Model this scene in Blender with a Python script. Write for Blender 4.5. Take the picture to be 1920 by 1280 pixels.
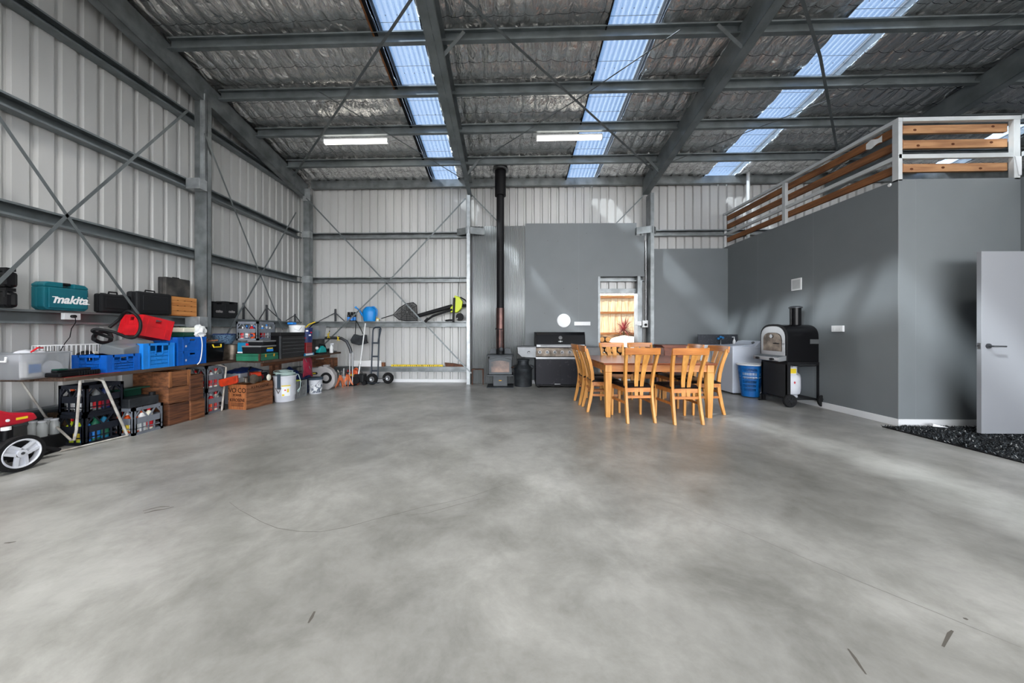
import bpy, bmesh, math, random
from mathutils import Matrix, Vector, Euler
R = math.radians
random.seed(7)
S = bpy.context.scene
for _o in list(bpy.data.objects): bpy.data.objects.remove(_o)
COL = S.collection

# ------------------------------------------------------------------ camera
FPX, PCX, PCY, YAW, CH = 630.0, 936.5, 621.0, math.atan(19.5/630.0), 1.18
cd = bpy.data.cameras.new('camera'); cam = bpy.data.objects.new('camera', cd); COL.objects.link(cam)
cd.sensor_width = 36.0; cd.sensor_fit = 'HORIZONTAL'; cd.lens = FPX/1920*36
cd.shift_x = (960-PCX)/1920; cd.shift_y = -(640-PCY)/1920
cam.location = (0, 0, CH); cam.rotation_euler = (R(90), 0, YAW); cd.clip_end = 200; cd.clip_start = 0.05
S.camera = cam
# ------------------------------------------------------------------ view, sky, sun
S.view_settings.view_transform = 'Standard'; S.view_settings.look = 'None'
S.view_settings.gamma = 1.0; S.view_settings.use_curve_mapping = False
S.view_settings.exposure = EXPOSURE = 0.2
SUN = 6.0; SKY = 0.49; HAZE = 9.8; LAMP = 7; FILL_ENERGY = 40
W = bpy.data.worlds.new('sky'); S.world = W; W.use_nodes = True
nt = W.node_tree; nt.nodes.clear()
wo = nt.nodes.new('ShaderNodeOutputWorld'); bg = nt.nodes.new('ShaderNodeBackground')
tc = nt.nodes.new('ShaderNodeTexCoord'); sx = nt.nodes.new('ShaderNodeSeparateXYZ'); cr = nt.nodes.new('ShaderNodeValToRGB')
nt.links.new(tc.outputs['Generated'], sx.inputs[0]); nt.links.new(sx.outputs['Z'], cr.inputs[0])
cr.color_ramp.elements[0].position = 0.0; cr.color_ramp.elements[0].color = (1.0, 1.0, 1.0, 1)
cr.color_ramp.elements[1].position = 0.38; cr.color_ramp.elements[1].color = (0.36, 0.60, 1.0, 1)
e = cr.color_ramp.elements.new(0.18); e.color = (0.92, 0.96, 1.0, 1)
nt.links.new(cr.outputs[0], bg.inputs[0])
mr = nt.nodes.new('ShaderNodeMapRange'); mr.interpolation_type = 'SMOOTHSTEP'
mr.inputs[1].default_value = 0.16; mr.inputs[2].default_value = 0.38; mr.inputs[3].default_value = HAZE; mr.inputs[4].default_value = SKY
nt.links.new(sx.outputs['Z'], mr.inputs[0]); nt.links.new(mr.outputs[0], bg.inputs[1])
nt.links.new(bg.outputs[0], wo.inputs[0])
sl = bpy.data.lights.new('sun', 'SUN'); sl.energy = SUN; sl.angle = R(3.0); sl.color = (1, 0.96, 0.9)
so = bpy.data.objects.new('sun', sl); COL.objects.link(so)
so.rotation_euler = Vector((1.54, 1.0, -1.9)).to_track_quat('-Z', 'Y').to_euler()

# ------------------------------------------------------------------ sight-line helpers (photo point -> point on a real plane)
_ca, _sa = math.cos(YAW), math.sin(YAW)
def _d(u, v=PCY):
    r = (u-PCX)/FPX
    return (_ca*r-_sa, _sa*r+_ca, -(v-PCY)/FPX)
def fl(u, v, z=0):
    d = _d(u, v); t = (z-CH)/d[2]; return (d[0]*t, d[1]*t, z)
def aY(u, v, Y):
    d = _d(u, v); t = Y/d[1]; return (d[0]*t, Y, CH+d[2]*t)
def aX(u, v, X):
    d = _d(u, v); t = X/d[0]; return (X, d[1]*t, CH+d[2]*t)
def zr(Y): return 4.65+0.1763*(7.7-Y)          # underside of the roof lining
def rf(u, v, off=0.0):
    d = _d(u, v); t = (4.65+off+0.1763*7.7-CH)/(d[2]+0.1763*d[1]); return (d[0]*t, d[1]*t, CH+d[2]*t)

# ------------------------------------------------------------------ mesh builder
class MB:
    def __init__(s): s.v = []; s.f = []; s.M = None
    def add(s, vs, fs, M=None):
        n = len(s.v)
        for p in vs:
            p = Vector(p)
            if M is not None: p = M @ p
            if s.M is not None: p = s.M @ p
            s.v.append(p)
        s.f += [tuple(n+i for i in f) for f in fs]
        return s
    def box(s, x0, x1, y0, y1, z0, z1, M=None):
        vs = [(x, y, z) for z in (z0, z1) for y in (y0, y1) for x in (x0, x1)]
        return s.add(vs, [(0,2,3,1),(4,5,7,6),(0,1,5,4),(2,6,7,3),(0,4,6,2),(1,3,7,5)], M)
    def taper(s, b, t, z0, z1, M=None):       # b,t = (x0,x1,y0,y1)
        vs = [(x, y, z0) for y in b[2:] for x in b[:2]]+[(x, y, z1) for y in t[2:] for x in t[:2]]
        return s.add(vs, [(0,2,3,1),(4,5,7,6),(0,1,5,4),(2,6,7,3),(0,4,6,2),(1,3,7,5)], M)
    def bar(s, p, q, w, h, up=(0, 0, 1)):
        p = Vector(p); q = Vector(q); d = (q-p); L = d.length
        if L < 1e-6: return s
        d.normalize(); up = Vector(up); a = d.cross(up)
        if a.length < 1e-4: a = d.cross(Vector((1, 0, 0)))
        a.normalize(); b = a.cross(d)
        M = Matrix.Translation(p) @ Matrix((a, d, b)).transposed().to_4x4()
        return s.box(-w/2, w/2, 0, L, -h/2, h/2, M)
    def tube(s, pts, r, seg=8, closed=False, r2=None):
        pts = [Vector(p) for p in pts]; n = len(pts); rings = []; prev = None
        for i, p in enumerate(pts):
            if closed: t = pts[(i+1) % n]-pts[i-1]
            else: t = pts[min(i+1, n-1)]-pts[max(i-1, 0)]
            if t.length < 1e-9: t = Vector((0, 0, 1))
            t.normalize()
            if prev is None:
                a = t.cross(Vector((0, 0, 1)))
                if a.length < 1e-3: a = t.cross(Vector((1, 0, 0)))
            else: a = prev-t*prev.dot(t)
            a.normalize(); prev = a; b = t.cross(a)
            rr = r if r2 is None else r+(r2-r)*i/(n-1)
            rings.append([p+(a*math.cos(2*math.pi*k/seg)+b*math.sin(2*math.pi*k/seg))*rr for k in range(seg)])
        vs = [q for g in rings for q in g]; fs = []
        for i in range(n if closed else n-1):
            j = (i+1) % n
            for k in range(seg):
                l = (k+1) % seg; fs.append((i*seg+k, i*seg+l, j*seg+l, j*seg+k))
        if not closed:
            fs.append(tuple(range(seg-1, -1, -1))); fs.append(tuple((n-1)*seg+k for k in range(seg)))
        return s.add(vs, fs)
    def cyl(s, p, q, r, r2=None, seg=20): return s.tube([p, q], r, seg, False, r2)
    def lathe(s, prof, seg=24, M=None, cap=True):
        vs = []; fs = []; n = len(prof)
        for (r, z) in prof:
            for k in range(seg):
                a = 2*math.pi*k/seg; vs.append((r*math.cos(a), r*math.sin(a), z))
        for i in range(n-1):
            for k in range(seg):
                l = (k+1) % seg; fs.append((i*seg+k, i*seg+l, (i+1)*seg+l, (i+1)*seg+k))
        if cap:
            fs.append(tuple(range(seg-1, -1, -1))); fs.append(tuple((n-1)*seg+k for k in range(seg)))
        return s.add(vs, fs, M)
    def prism(s, poly, pl, d0, d1, M=None):   # poly in plane pl ('xz','yz','xy'), extruded along the third axis
        n = len(poly); vs = []
        for d in (d0, d1):
            for a, b in poly:
                vs.append({'xz': (a, d, b), 'yz': (d, a, b), 'xy': (a, b, d)}[pl])
        fs = [tuple(range(n-1, -1, -1)), tuple(range(n, 2*n))]
        for i in range(n): j = (i+1) % n; fs.append((i, j, n+j, n+i))
        return s.add(vs, fs, M)
    def sph(s, c, r, sc=(1, 1, 1), seg=14, rg=8):
        prof = [(max(1e-4, r*math.sin(math.pi*i/rg)), -r*math.cos(math.pi*i/rg)) for i in range(rg+1)]
        return s.lathe(prof, seg, Matrix.Translation(c) @ Matrix.Diagonal((*sc, 1)))
    def grid(s, fn, nu, nv):
        vs = [fn(i/nu, j/nv) for j in range(nv+1) for i in range(nu+1)]
        fs = [(j*(nu+1)+i, j*(nu+1)+i+1, (j+1)*(nu+1)+i+1, (j+1)*(nu+1)+i) for j in range(nv) for i in range(nu)]
        return s.add(vs, fs)
    def build(s, name, m, parent=None, bev=0, smooth=False, thick=0, sub=0):
        me = bpy.data.meshes.new(name); me.from_pydata([tuple(p) for p in s.v], [], s.f)
        bm = bmesh.new(); bm.from_mesh(me)
        if thick == 0: bmesh.ops.recalc_face_normals(bm, faces=bm.faces)
        bm.to_mesh(me); bm.free()
        if smooth:
            for p in me.polygons: p.use_smooth = True
            try: me.set_sharp_from_angle(angle=R(38))
            except Exception: pass
        me.materials.append(MT[m] if isinstance(m, str) else m)
        o = bpy.data.objects.new(name, me); COL.objects.link(o)
        if parent is not None: o.parent = parent
        if thick: q = o.modifiers.new('t', 'SOLIDIFY'); q.thickness = thick; q.offset = 0
        if bev:
            q = o.modifiers.new('b', 'BEVEL'); q.width = bev; q.segments = 2; q.limit_method = 'ANGLE'; q.angle_limit = R(40); q.harden_normals = False
        if sub: q = o.modifiers.new('s', 'SUBSURF'); q.levels = sub; q.render_levels = sub
        return o

def thing(name, label, cat, loc=(0, 0, 0), rz=0.0, group=None, rot=None):
    o = bpy.data.objects.new(name, None); COL.objects.link(o); o.empty_display_size = 0.05
    o.location = loc; o.rotation_euler = rot if rot else (0, 0, rz)
    o['label'] = label; o['category'] = cat
    if group: o['group'] = group
    return o
def tag(o, label, cat, group=None, kind=None):
    o['label'] = label; o['category'] = cat
    if group: o['group'] = group
    if kind: o['kind'] = kind
    return o
def struct(o, label=None):
    o['kind'] = 'structure'
    if label: o['label'] = label
    return o
def dup(root, loc, rz, label, group=None):
    r = root.copy(); COL.objects.link(r); r.location = loc; r.rotation_euler = (0, 0, rz); r['label'] = label
    if group: r['group'] = group
    for ch in list(root.children):
        c = ch.copy(); COL.objects.link(c); c.parent = r
        for g in list(ch.children):
            d = g.copy(); COL.objects.link(d); d.parent = c
    return r
def text(body, name, m, parent, loc, rot, size, shear=0, off=0, ext=0.0008, sx=1.0, bold=0):
    cu = bpy.data.curves.new(name, 'FONT'); cu.body = body; cu.size = size; cu.shear = shear; cu.offset = off
    cu.extrude = ext; cu.align_x = 'CENTER'; cu.align_y = 'CENTER'
    t = bpy.data.objects.new(name, cu); COL.objects.link(t)
    dg = bpy.context.evaluated_depsgraph_get(); me = bpy.data.meshes.new_from_object(t.evaluated_get(dg))
    bpy.data.objects.remove(t)
    me.materials.clear(); me.materials.append(MT[m]); me.name = name
    o = bpy.data.objects.new(name, me); COL.objects.link(o); o.parent = parent
    o.location = loc; o.rotation_euler = rot; o.scale = (sx, 1, 1)
    return o

# ------------------------------------------------------------------ materials
def lin(c): return tuple(((x/255)/12.92 if x/255 <= 0.04045 else (((x/255)+0.055)/1.055)**2.4) for x in c)
MT = {}
def mat(name, c, rough=0.5, metal=0.0, var=0.0, vs=6.0, c2=None, bump=0.0, bs=40.0, stretch=None, em=0, alpha=1, trans=0, spec=0.5, vpos=(0.35, 0.65)):
    m = bpy.data.materials.new(name); m.use_nodes = True; MT[name] = m; n = m.node_tree
    b = n.nodes['Principled BSDF']; col = lin(c)+(1,)
    b.inputs['Base Color'].default_value = col; b.inputs['Roughness'].default_value = rough; b.inputs['Metallic'].default_value = metal
    b.inputs['Specular IOR Level'].default_value = spec
    if em: b.inputs['Emission Color'].default_value = col; b.inputs['Emission Strength'].default_value = em
    if alpha < 1: b.inputs['Alpha'].default_value = alpha
    if trans: b.inputs['Transmission Weight'].default_value = trans
    t = None
    if var or c2 or bump:
        t = n.nodes.new('ShaderNodeTexCoord'); mp = n.nodes.new('ShaderNodeMapping'); n.links.new(t.outputs['Object'], mp.inputs[0])
        if stretch: mp.inputs['Scale'].default_value = stretch
    if c2 or var:
        if not c2: c2 = tuple(max(0, x*(1-var)) for x in c)
        z = n.nodes.new('ShaderNodeTexNoise'); z.inputs['Scale'].default_value = vs; z.inputs['Detail'].default_value = 6; n.links.new(mp.outputs[0], z.inputs[0])
        r = n.nodes.new('ShaderNodeValToRGB'); r.color_ramp.elements[0].position = vpos[0]; r.color_ramp.elements[1].position = vpos[1]
        r.color_ramp.elements[0].color = col; r.color_ramp.elements[1].color = lin(c2)+(1,)
        n.links.new(z.outputs[0], r.inputs[0]); n.links.new(r.outputs[0], b.inputs['Base Color'])
    if bump:
        z = n.nodes.new('ShaderNodeTexNoise'); z.inputs['Scale'].default_value = bs; z.inputs['Detail'].default_value = 4; n.links.new(mp.outputs[0], z.inputs[0])
        u = n.nodes.new('ShaderNodeBump'); u.inputs['Strength'].default_value = bump; u.inputs['Distance'].default_value = 0.01
        n.links.new(z.outputs[0], u.inputs['Height']); n.links.new(u.outputs[0], b.inputs['Normal'])
    return m
mat('cladding', (194, 194, 193), 0.42, 0.1, var=0.06, vs=1.5, stretch=(1, 1, 0.15))
mat('galv', (142, 147, 149), 0.4, 0.55, var=0.2, vs=5, stretch=(1, 1, 1))
mat('galv_dark', (134, 141, 144), 0.42, 0.55, var=0.15, vs=4)
mat('galv_bright', (178, 182, 184), 0.35, 0.5, var=0.15, vs=9)
mat('strap', (120, 126, 128), 0.45, 0.6, var=0.1)
mat('plaster', (114, 119, 122), 0.55, 0, var=0.03, vs=2)
mat('seam', (134, 138, 140), 0.6)
mat('white_paint', (214, 216, 218), 0.4, 0, var=0.02)
mat('door_paint', (144, 146, 151), 0.45)
mat('rail_white', (196, 199, 200), 0.45, 0.0, var=0.04)
mat('skirting', (222, 223, 225), 0.4)
mat('pine', (178, 122, 72), 0.55, 0, vs=3, c2=(138, 84, 42), stretch=(1, 1, 14), bump=0.1, bs=20)
mat('pine_y', (180, 134, 92), 0.55, 0, vs=2.0, c2=(146, 100, 64), stretch=(1.5, 14, 14), bump=0.1, bs=20)
mat('pine_dark', (148, 96, 54), 0.6, 0, vs=2.0, c2=(108, 66, 36), stretch=(14, 1.5, 14), bump=0.1, bs=20)
mat('knot', (88, 50, 28), 0.7, spec=0.18)
mat('oak', (218, 158, 84), 0.38, 0, vs=3, c2=(194, 130, 58), stretch=(9, 9, 1.0))
mat('oak_h', (200, 130, 66), 0.3, 0, vs=3, c2=(174, 104, 48), stretch=(1.2, 9, 9))
mat('oak_top', (158, 92, 62), 0.22, 0, vs=2.2, c2=(128, 68, 44), stretch=(1.2, 12, 12))
mat('leather', (20, 20, 22), 0.28, 0, bump=0.15, bs=90, spec=0.18)
mat('black', (22, 22, 24), 0.5, spec=0.18)
mat('black_gloss', (16, 16, 18), 0.2, spec=0.18)
mat('black_plastic', (30, 31, 33), 0.45, 0, bump=0.1, bs=120, spec=0.18)
mat('black_worn', (52, 52, 52), 0.6, 0, vs=5, c2=(92, 88, 84), vpos=(0.45, 0.75), spec=0.18)
mat('dark_enamel', (38, 38, 44), 0.45, 0, vs=18, c2=(66, 64, 70), vpos=(0.62, 0.72), spec=0.18)
mat('rubber', (26, 26, 27), 0.8, 0, bump=0.5, bs=60, spec=0.18)
mat('steel', (150, 152, 154), 0.36, 0.85, var=0.1, vs=3)
mat('zinc', (186, 189, 190), 0.42, 0.55)
mat('steel_brushed', (124, 126, 128), 0.45, 0.75, var=0.1)
mat('steel_grime', (128, 116, 104), 0.4, 0.6, vs=8, c2=(66, 58, 50))
mat('steel_dark', (92, 94, 98), 0.4, 0.7, var=0.2)
mat('iron', (62, 66, 70), 0.55, 0.4, vs=7, c2=(38, 41, 45))
mat('iron_heater', (78, 82, 86), 0.5, 0.35, vs=4, c2=(66, 69, 72))
mat('rust', (92, 56, 36), 0.75, 0.2, vs=14, c2=(60, 40, 30))
mat('teal_plastic', (0, 98, 110), 0.42, 0, vs=4, c2=(0, 84, 98))
mat('teal', (0, 140, 140), 0.45)
mat('blue_crate', (0, 92, 190), 0.42, 0, var=0.12, vs=5)
mat('blue_light', (26, 132, 224), 0.42, 0, var=0.08, vs=5)
mat('blue_can', (10, 134, 214), 0.4)
mat('blue_box', (14, 118, 160), 0.5)
mat('blue_navy', (22, 48, 110), 0.5, 0, var=0.3, vs=20)
mat('blue_basket', (10, 96, 168), 0.4)
mat('red', (214, 24, 36), 0.42, 0, var=0.12, vs=6)
mat('red_dark', (140, 22, 28), 0.4, 0, var=0.15, vs=6)
mat('red_mower', (186, 16, 40), 0.32, 0, var=0.1)
mat('crimson', (156, 20, 56), 0.6, 0, var=0.3, vs=10)
mat('orange', (226, 84, 20), 0.45, 0, var=0.15, vs=9)
mat('orange_red', (206, 56, 16), 0.5, 0, var=0.3, vs=14)
mat('orange_pale', (196, 120, 84), 0.5, 0, vs=14, c2=(214, 104, 44))
mat('yellow', (226, 196, 36), 0.45)
mat('lime', (206, 222, 24), 0.4)
mat('green_box', (32, 112, 82), 0.5, 0, vs=6, c2=(24, 88, 66))
mat('green_dark', (24, 66, 54), 0.5, spec=0.18)
mat('cream', (226, 224, 206), 0.5)
mat('white_plastic', (230, 231, 232), 0.4)
mat('white_dirty', (206, 208, 214), 0.45, 0, vs=4, c2=(186, 188, 196))
mat('appliance', (208, 214, 226), 0.3)
mat('grey_crate', (116, 121, 130), 0.55, 0, var=0.12, vs=8)
mat('black_crate', (36, 39, 48), 0.5, 0, var=0.2, vs=8, spec=0.18)
mat('grey_pale', (168, 164, 164), 0.5, 0, var=0.08)
mat('grey_mid', (118, 120, 122), 0.5)
mat('wood_crate', (138, 88, 54), 0.7, 0, vs=3, c2=(84, 50, 30), stretch=(5, 1.2, 12), bump=0.4, bs=14)
mat('wood_crate_b', (112, 68, 42), 0.7, 0, vs=3, c2=(62, 36, 24), stretch=(5, 1.2, 12), bump=0.4, bs=14)
mat('wood_crate_end', (160, 104, 62), 0.7, 0, vs=3, c2=(120, 74, 42), stretch=(5, 10, 1.2))
mat('wood_crate_o', (204, 140, 78), 0.6, 0, vs=3, c2=(170, 104, 50), stretch=(5, 1.2, 12))
mat('plank', (92, 74, 62), 0.7, 0, vs=5, c2=(58, 46, 40), stretch=(10, 1.0, 10), bump=0.3, bs=20, spec=0.18)
mat('wood_red', (128, 62, 30), 0.4, 0, vs=3, c2=(96, 44, 22), stretch=(1, 8, 8))
mat('ink', (48, 28, 20), 0.8, spec=0.18)
mat('white_tube', (206, 204, 198), 0.4, 0.1, vs=12, c2=(160, 150, 140))
mat('paper', (228, 230, 230), 0.7)
mat('brass', (216, 160, 50), 0.35, 0.7)
mat('bark', (110, 84, 60), 0.9, 0, var=0.4, vs=12)
mat('log_end', (238, 178, 108), 0.8, 0, vs=8, c2=(222, 150, 80))
mat('paling', (240, 222, 190), 0.8, 0, vs=2.5, c2=(222, 184, 136), stretch=(10, 10, 0.8), bump=0.2, bs=10)
mat('earth', (150, 118, 84), 0.9, 0, vs=5, c2=(96, 74, 52), bump=0.5, bs=8)
mat('boulder', (244, 238, 228), 0.8, 0, vs=3, c2=(232, 222, 204), bump=0.5, bs=6)
mat('outside_ground', (214, 208, 198), 0.9, 0, var=0.1)
mat('cordyline', (176, 84, 84), 0.55, 0, vs=6, c2=(120, 54, 60))
mat('rope', (170, 190, 186), 0.8)
mat('webbing', (58, 70, 82), 0.8, spec=0.18)
mat('brown_wicker', (74, 56, 42), 0.7, 0, vs=20, c2=(40, 32, 26), bump=0.6, bs=60, spec=0.18)
mat('speckle', (120, 150, 178), 0.35, 0.2, vs=60, c2=(60, 80, 110), vpos=(0.5, 0.56))
mat('lamp_glow', (255, 250, 238), 0.5, em=5.0)
mat('foil_tape', (190, 190, 190), 0.3, 0.8)
def clearmat(name, c, a, rough=0.3):
    m = bpy.data.materials.new(name); m.use_nodes = True; MT[name] = m; n = m.node_tree; b = n.nodes['Principled BSDF']
    b.inputs['Base Color'].default_value = lin(c)+(1,); b.inputs['Roughness'].default_value = rough; b.inputs['Alpha'].default_value = a
clearmat('clear_tub', (150, 154, 158), 0.5)
clearmat('clear_grey', (120, 126, 130), 0.72)
clearmat('net', (18, 18, 20), 0.62, 0.8)
clearmat('bottle_clear', (206, 210, 210), 0.5, 0.15)

def floor_mat():
    m = bpy.data.materials.new('concrete'); m.use_nodes = True; MT['concrete'] = m; n = m.node_tree; b = n.nodes['Principled BSDF']
    L = n.links.new; N = n.nodes.new
    t = N('ShaderNodeTexCoord')
    def noise(sc, det, dist=0.0, rough=0.5, scale=None):
        z = N('ShaderNodeTexNoise'); z.inputs['Scale'].default_value = sc; z.inputs['Detail'].default_value = det; z.inputs['Distortion'].default_value = dist; z.inputs['Roughness'].default_value = rough
        if scale:
            mp = N('ShaderNodeMapping'); mp.inputs['Scale'].default_value = scale; L(t.outputs['Object'], mp.inputs[0]); L(mp.outputs[0], z.inputs[0])
        else: L(t.outputs['Object'], z.inputs[0])
        return z.outputs[0]
    def ramp(i, p0, p1, c0, c1):
        r = N('ShaderNodeValToRGB'); r.color_ramp.elements[0].position = p0; r.color_ramp.elements[1].position = p1
        r.color_ramp.elements[0].color = c0+(1,); r.color_ramp.elements[1].color = c1+(1,); L(i, r.inputs[0]); return r.outputs[0]
    def mul(a, bb, f=1.0):
        x = N('ShaderNodeMix'); x.data_type = 'RGBA'; x.blend_type = 'MULTIPLY'; x.inputs[0].default_value = f; L(a, x.inputs[6]); L(bb, x.inputs[7]); return x.outputs[2]
    base = ramp(noise(0.5, 7, 0.25, 0.6), 0.3, 0.7, lin((106, 105, 101)), lin((182, 181, 177)))
    c = mul(base, ramp(noise(2.2, 10, 0.35, 0.7), 0.32, 0.60, (0.62, 0.62, 0.60), (1, 1, 1)), 0.9)
    c = mul(c, ramp(noise(14, 8, 0.8, 0.7), 0.3, 0.6, (0.84, 0.84, 0.83), (1, 1, 1)), 0.6)
    L(c, b.inputs['Base Color'])
    rr = N('ShaderNodeMapRange'); rr.inputs[3].default_value = 0.28; rr.inputs[4].default_value = 0.36; L(noise(1.4, 5, 0.5), rr.inputs[0]); L(rr.outputs[0], b.inputs['Roughness'])
    b.inputs['Specular IOR Level'].default_value = 0.32
floor_mat()
def foil_mat():
    m = bpy.data.materials.new('foil'); m.use_nodes = True; MT['foil'] = m; n = m.node_tree; b = n.nodes['Principled BSDF']; L = n.links.new; N = n.nodes.new
    t = N('ShaderNodeTexCoord'); z = N('ShaderNodeTexNoise'); z.inputs['Scale'].default_value = 1.6; z.inputs['Detail'].default_value = 5; L(t.outputs['Object'], z.inputs[0])
    r = N('ShaderNodeValToRGB'); r.color_ramp.elements[0].color = lin((226, 224, 222))+(1,); r.color_ramp.elements[1].color = lin((250, 250, 249))+(1,); L(z.outputs[0], r.inputs[0])
    sep = N('ShaderNodeSeparateXYZ'); L(t.outputs['Object'], sep.inputs[0])
    mo = N('ShaderNodeMath'); mo.operation = 'MODULO'; mo.inputs[1].default_value = 0.3; ad = N('ShaderNodeMath'); ad.inputs[1].default_value = 20.0; L(sep.outputs['Y'], ad.inputs[0]); L(ad.outputs[0], mo.inputs[0])
    lt = N('ShaderNodeMath'); lt.operation = 'LESS_THAN'; lt.inputs[1].default_value = 0.006; L(mo.outputs[0], lt.inputs[0])
    mx = N('ShaderNodeMix'); mx.data_type = 'RGBA'; L(lt.outputs[0], mx.inputs[0]); L(r.outputs[0], mx.inputs[6]); mx.inputs[7].default_value = (0.05, 0.05, 0.05, 1)
    L(mx.outputs[2], b.inputs['Base Color']); b.inputs['Metallic'].default_value = 1.0; b.inputs['Roughness'].default_value = 0.23
    mp = N('ShaderNodeMapping'); mp.inputs['Scale'].default_value = (1.0, 0.4, 1); L(t.outputs['Object'], mp.inputs[0])
    w = N('ShaderNodeTexNoise'); w.inputs['Scale'].default_value = 15; w.inputs['Detail'].default_value = 5; w.inputs['Distortion'].default_value = 0.9; L(mp.outputs[0], w.inputs[0])
    u = N('ShaderNodeBump'); u.inputs['Strength'].default_value = 0.9; u.inputs['Distance'].default_value = 0.04; L(w.outputs[0], u.inputs['Height']); L(u.outputs[0], b.inputs['Normal'])
foil_mat()
def sky_mat():
    m = bpy.data.materials.new('skylight_sheet'); m.use_nodes = True; MT['skylight_sheet'] = m; n = m.node_tree; n.nodes.clear(); L = n.links.new; N = n.nodes.new
    o = N('ShaderNodeOutputMaterial'); tr = N('ShaderNodeBsdfTransparent'); tr.inputs[0].default_value = (0.8, 0.9, 1.0, 1)
    tl = N('ShaderNodeBsdfTranslucent'); tl.inputs[0].default_value = (0.72, 0.84, 1.0, 1)
    gl = N('ShaderNodeBsdfGlossy'); gl.inputs['Roughness'].default_value = 0.25
    a = N('ShaderNodeMixShader'); a.inputs[0].default_value = 0.2; L(tr.outputs[0], a.inputs[1]); L(tl.outputs[0], a.inputs[2])
    c = N('ShaderNodeMixShader'); c.inputs[0].default_value = 0.04; L(a.outputs[0], c.inputs[1]); L(gl.outputs[0], c.inputs[2]); L(c.outputs[0], o.inputs[0])
sky_mat()

# ================================================================== THE SHELL
XL, YB, XRR, YF = -4.95, 7.78, 13.0, -7.7
def roofz(y): return zr(y) if y >= 0 else zr(-y)
o = MB().box(XL-0.1, XRR, YF, YB+0.12, -0.12, 0).build('floor', 'concrete'); struct(o, 'grey polished concrete slab floor with cloudy mottling'); FLOOR = o
o = MB().box(-60, 60, -60, 60, -0.2, -0.13).build('floor_outside', 'outside_ground'); struct(o, 'pale bare ground outside the shed')
# marks on the slab
def ribbon(name, pts, w, m, z=0.0006):
    b = MB(); P = [Vector(fl(*p)) for p in pts]; vs = []; n = len(P)
    for i, p in enumerate(P):
        t = (P[min(i+1, n-1)]-P[max(i-1, 0)]).normalized(); s = Vector((-t.y, t.x, 0))
        ww = w*(0.25+0.75*math.sin(math.pi*(i+0.5)/n))*random.uniform(0.7, 1.2)
        vs += [p+s*ww/2+Vector((0, 0, z)), p-s*ww/2+Vector((0, 0, z))]
    b.add(vs, [(2*i, 2*i+1, 2*i+3, 2*i+2) for i in range(n-1)])
    return b.build(name, m, FLOOR)
mat('crack', (100, 98, 93), 0.8); mat('stain', (84, 80, 74), 0.7)
ribbon('crack', [(430, 941), (448, 955), (470, 967), (492, 979), (520, 990), (560, 996), (600, 997), (650, 988), (700, 974), (745, 963), (790, 951), (840, 941), (885, 930), (925, 916), (962, 903)], 0.0045, 'crack')
ribbon('crack', [(760, 966), (800, 962), (850, 948), (905, 934)], 0.003, 'crack')
for p in ([(270, 962), (290, 957), (310, 954), (326, 950)], [(268, 958), (282, 954), (300, 950), (318, 949)], [(1768, 1212), (1774, 1200), (1780, 1188), (1786, 1182)],
          [(1590, 1216), (1602, 1232), (1614, 1250), (1624, 1264)], [(8, 1018), (20, 1017), (30, 1015)], [(1806, 1159), (1810, 1160), (1814, 1160)], [(578, 1168), (584, 1158), (590, 1146)]):
    ribbon('stain', p, 0.012, 'stain')
# joint line of a patched area (thin pale saw cut at right)
ribbon('crack', [(1250, 940), (1400, 1000), (1600, 1085), (1760, 1150), (1918, 1215)], 0.002, 'crack')

def profile(a0, a1, p=0.19, pan=0.122, sl=0.016, dep=0.036, ph=0.0):
    out = []; a = a0-p+ph
    while a < a1+p:
        for da, d in ((0, 0), (pan, 0), (pan+sl, dep), (p-sl, dep), (p, 0)):
            x = a+da
            if a0 <= x <= a1: out.append((x, d))
        # shallow flutes in the pan
        a += p
    out = sorted(set(out)); res = [(a0, 0)]+out+[(a1, 0)]
    return res
def clad_y(name, X, sgn, y0, y1, zlo, ztop, ph=0):
    P = profile(y0, y1, ph=ph); b = MB(); vs = []; n = len(P)
    for y, d in P: vs += [(X+sgn*d, y, zlo), (X+sgn*d, y, ztop(y))]
    b.add(vs, [(2*i, 2*i+2, 2*i+3, 2*i+1) for i in range(n-1)])
    o = b.build(name, 'cladding', thick=0.0012); return o
def clad_x(name, Y, sgn, x0, x1, zlo, ztop, hole=None, ph=0):
    P = profile(x0, x1, ph=ph)
    if hole: P = sorted(set(P+[(hole[0], 0), (hole[1], 0)]))
    b = MB()
    for (xa, da), (xb, db) in zip(P, P[1:]):
        z0 = zlo
        if hole and xa >= hole[0]-1e-6 and xb <= hole[1]+1e-6: z0 = hole[2]
        b.add([(xa, Y+sgn*da, z0), (xb, Y+sgn*db, z0), (xb, Y+sgn*db, ztop), (xa, Y+sgn*da, ztop)], [(0, 1, 2, 3)])
    return b.build(name, 'cladding', thick=0.0012)
DX0, DX1 = aY(1121.5, 600, YB)[0], aY(1190, 600, YB)[0]; DZ = aY(1150, 550, YB)[2]
o = clad_y('wall_left', XL, -1, YF, YB+0.03, 0.0, lambda y: roofz(y)+0.03, ph=0.058); struct(o, 'pale grey ribbed metal cladding of the left wall')
o = clad_x('wall_back', YB, 1, XL-0.03, XRR, 0.0, zr(YB)+0.03, (DX0, DX1, DZ), ph=0.04); struct(o, 'pale grey ribbed metal cladding of the back wall')
o = clad_y('wall_right', XRR, 1, YF, YB+0.03, 0.0, lambda y: roofz(y)+0.03); struct(o, 'ribbed metal cladding of the far right wall')
# white flashing along foot of the walls
o = MB().box(XL+0.001, -0.9, YB-0.035, YB-0.008, 0, 0.07).build('baseboard_back', 'skirting'); struct(o)

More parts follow.
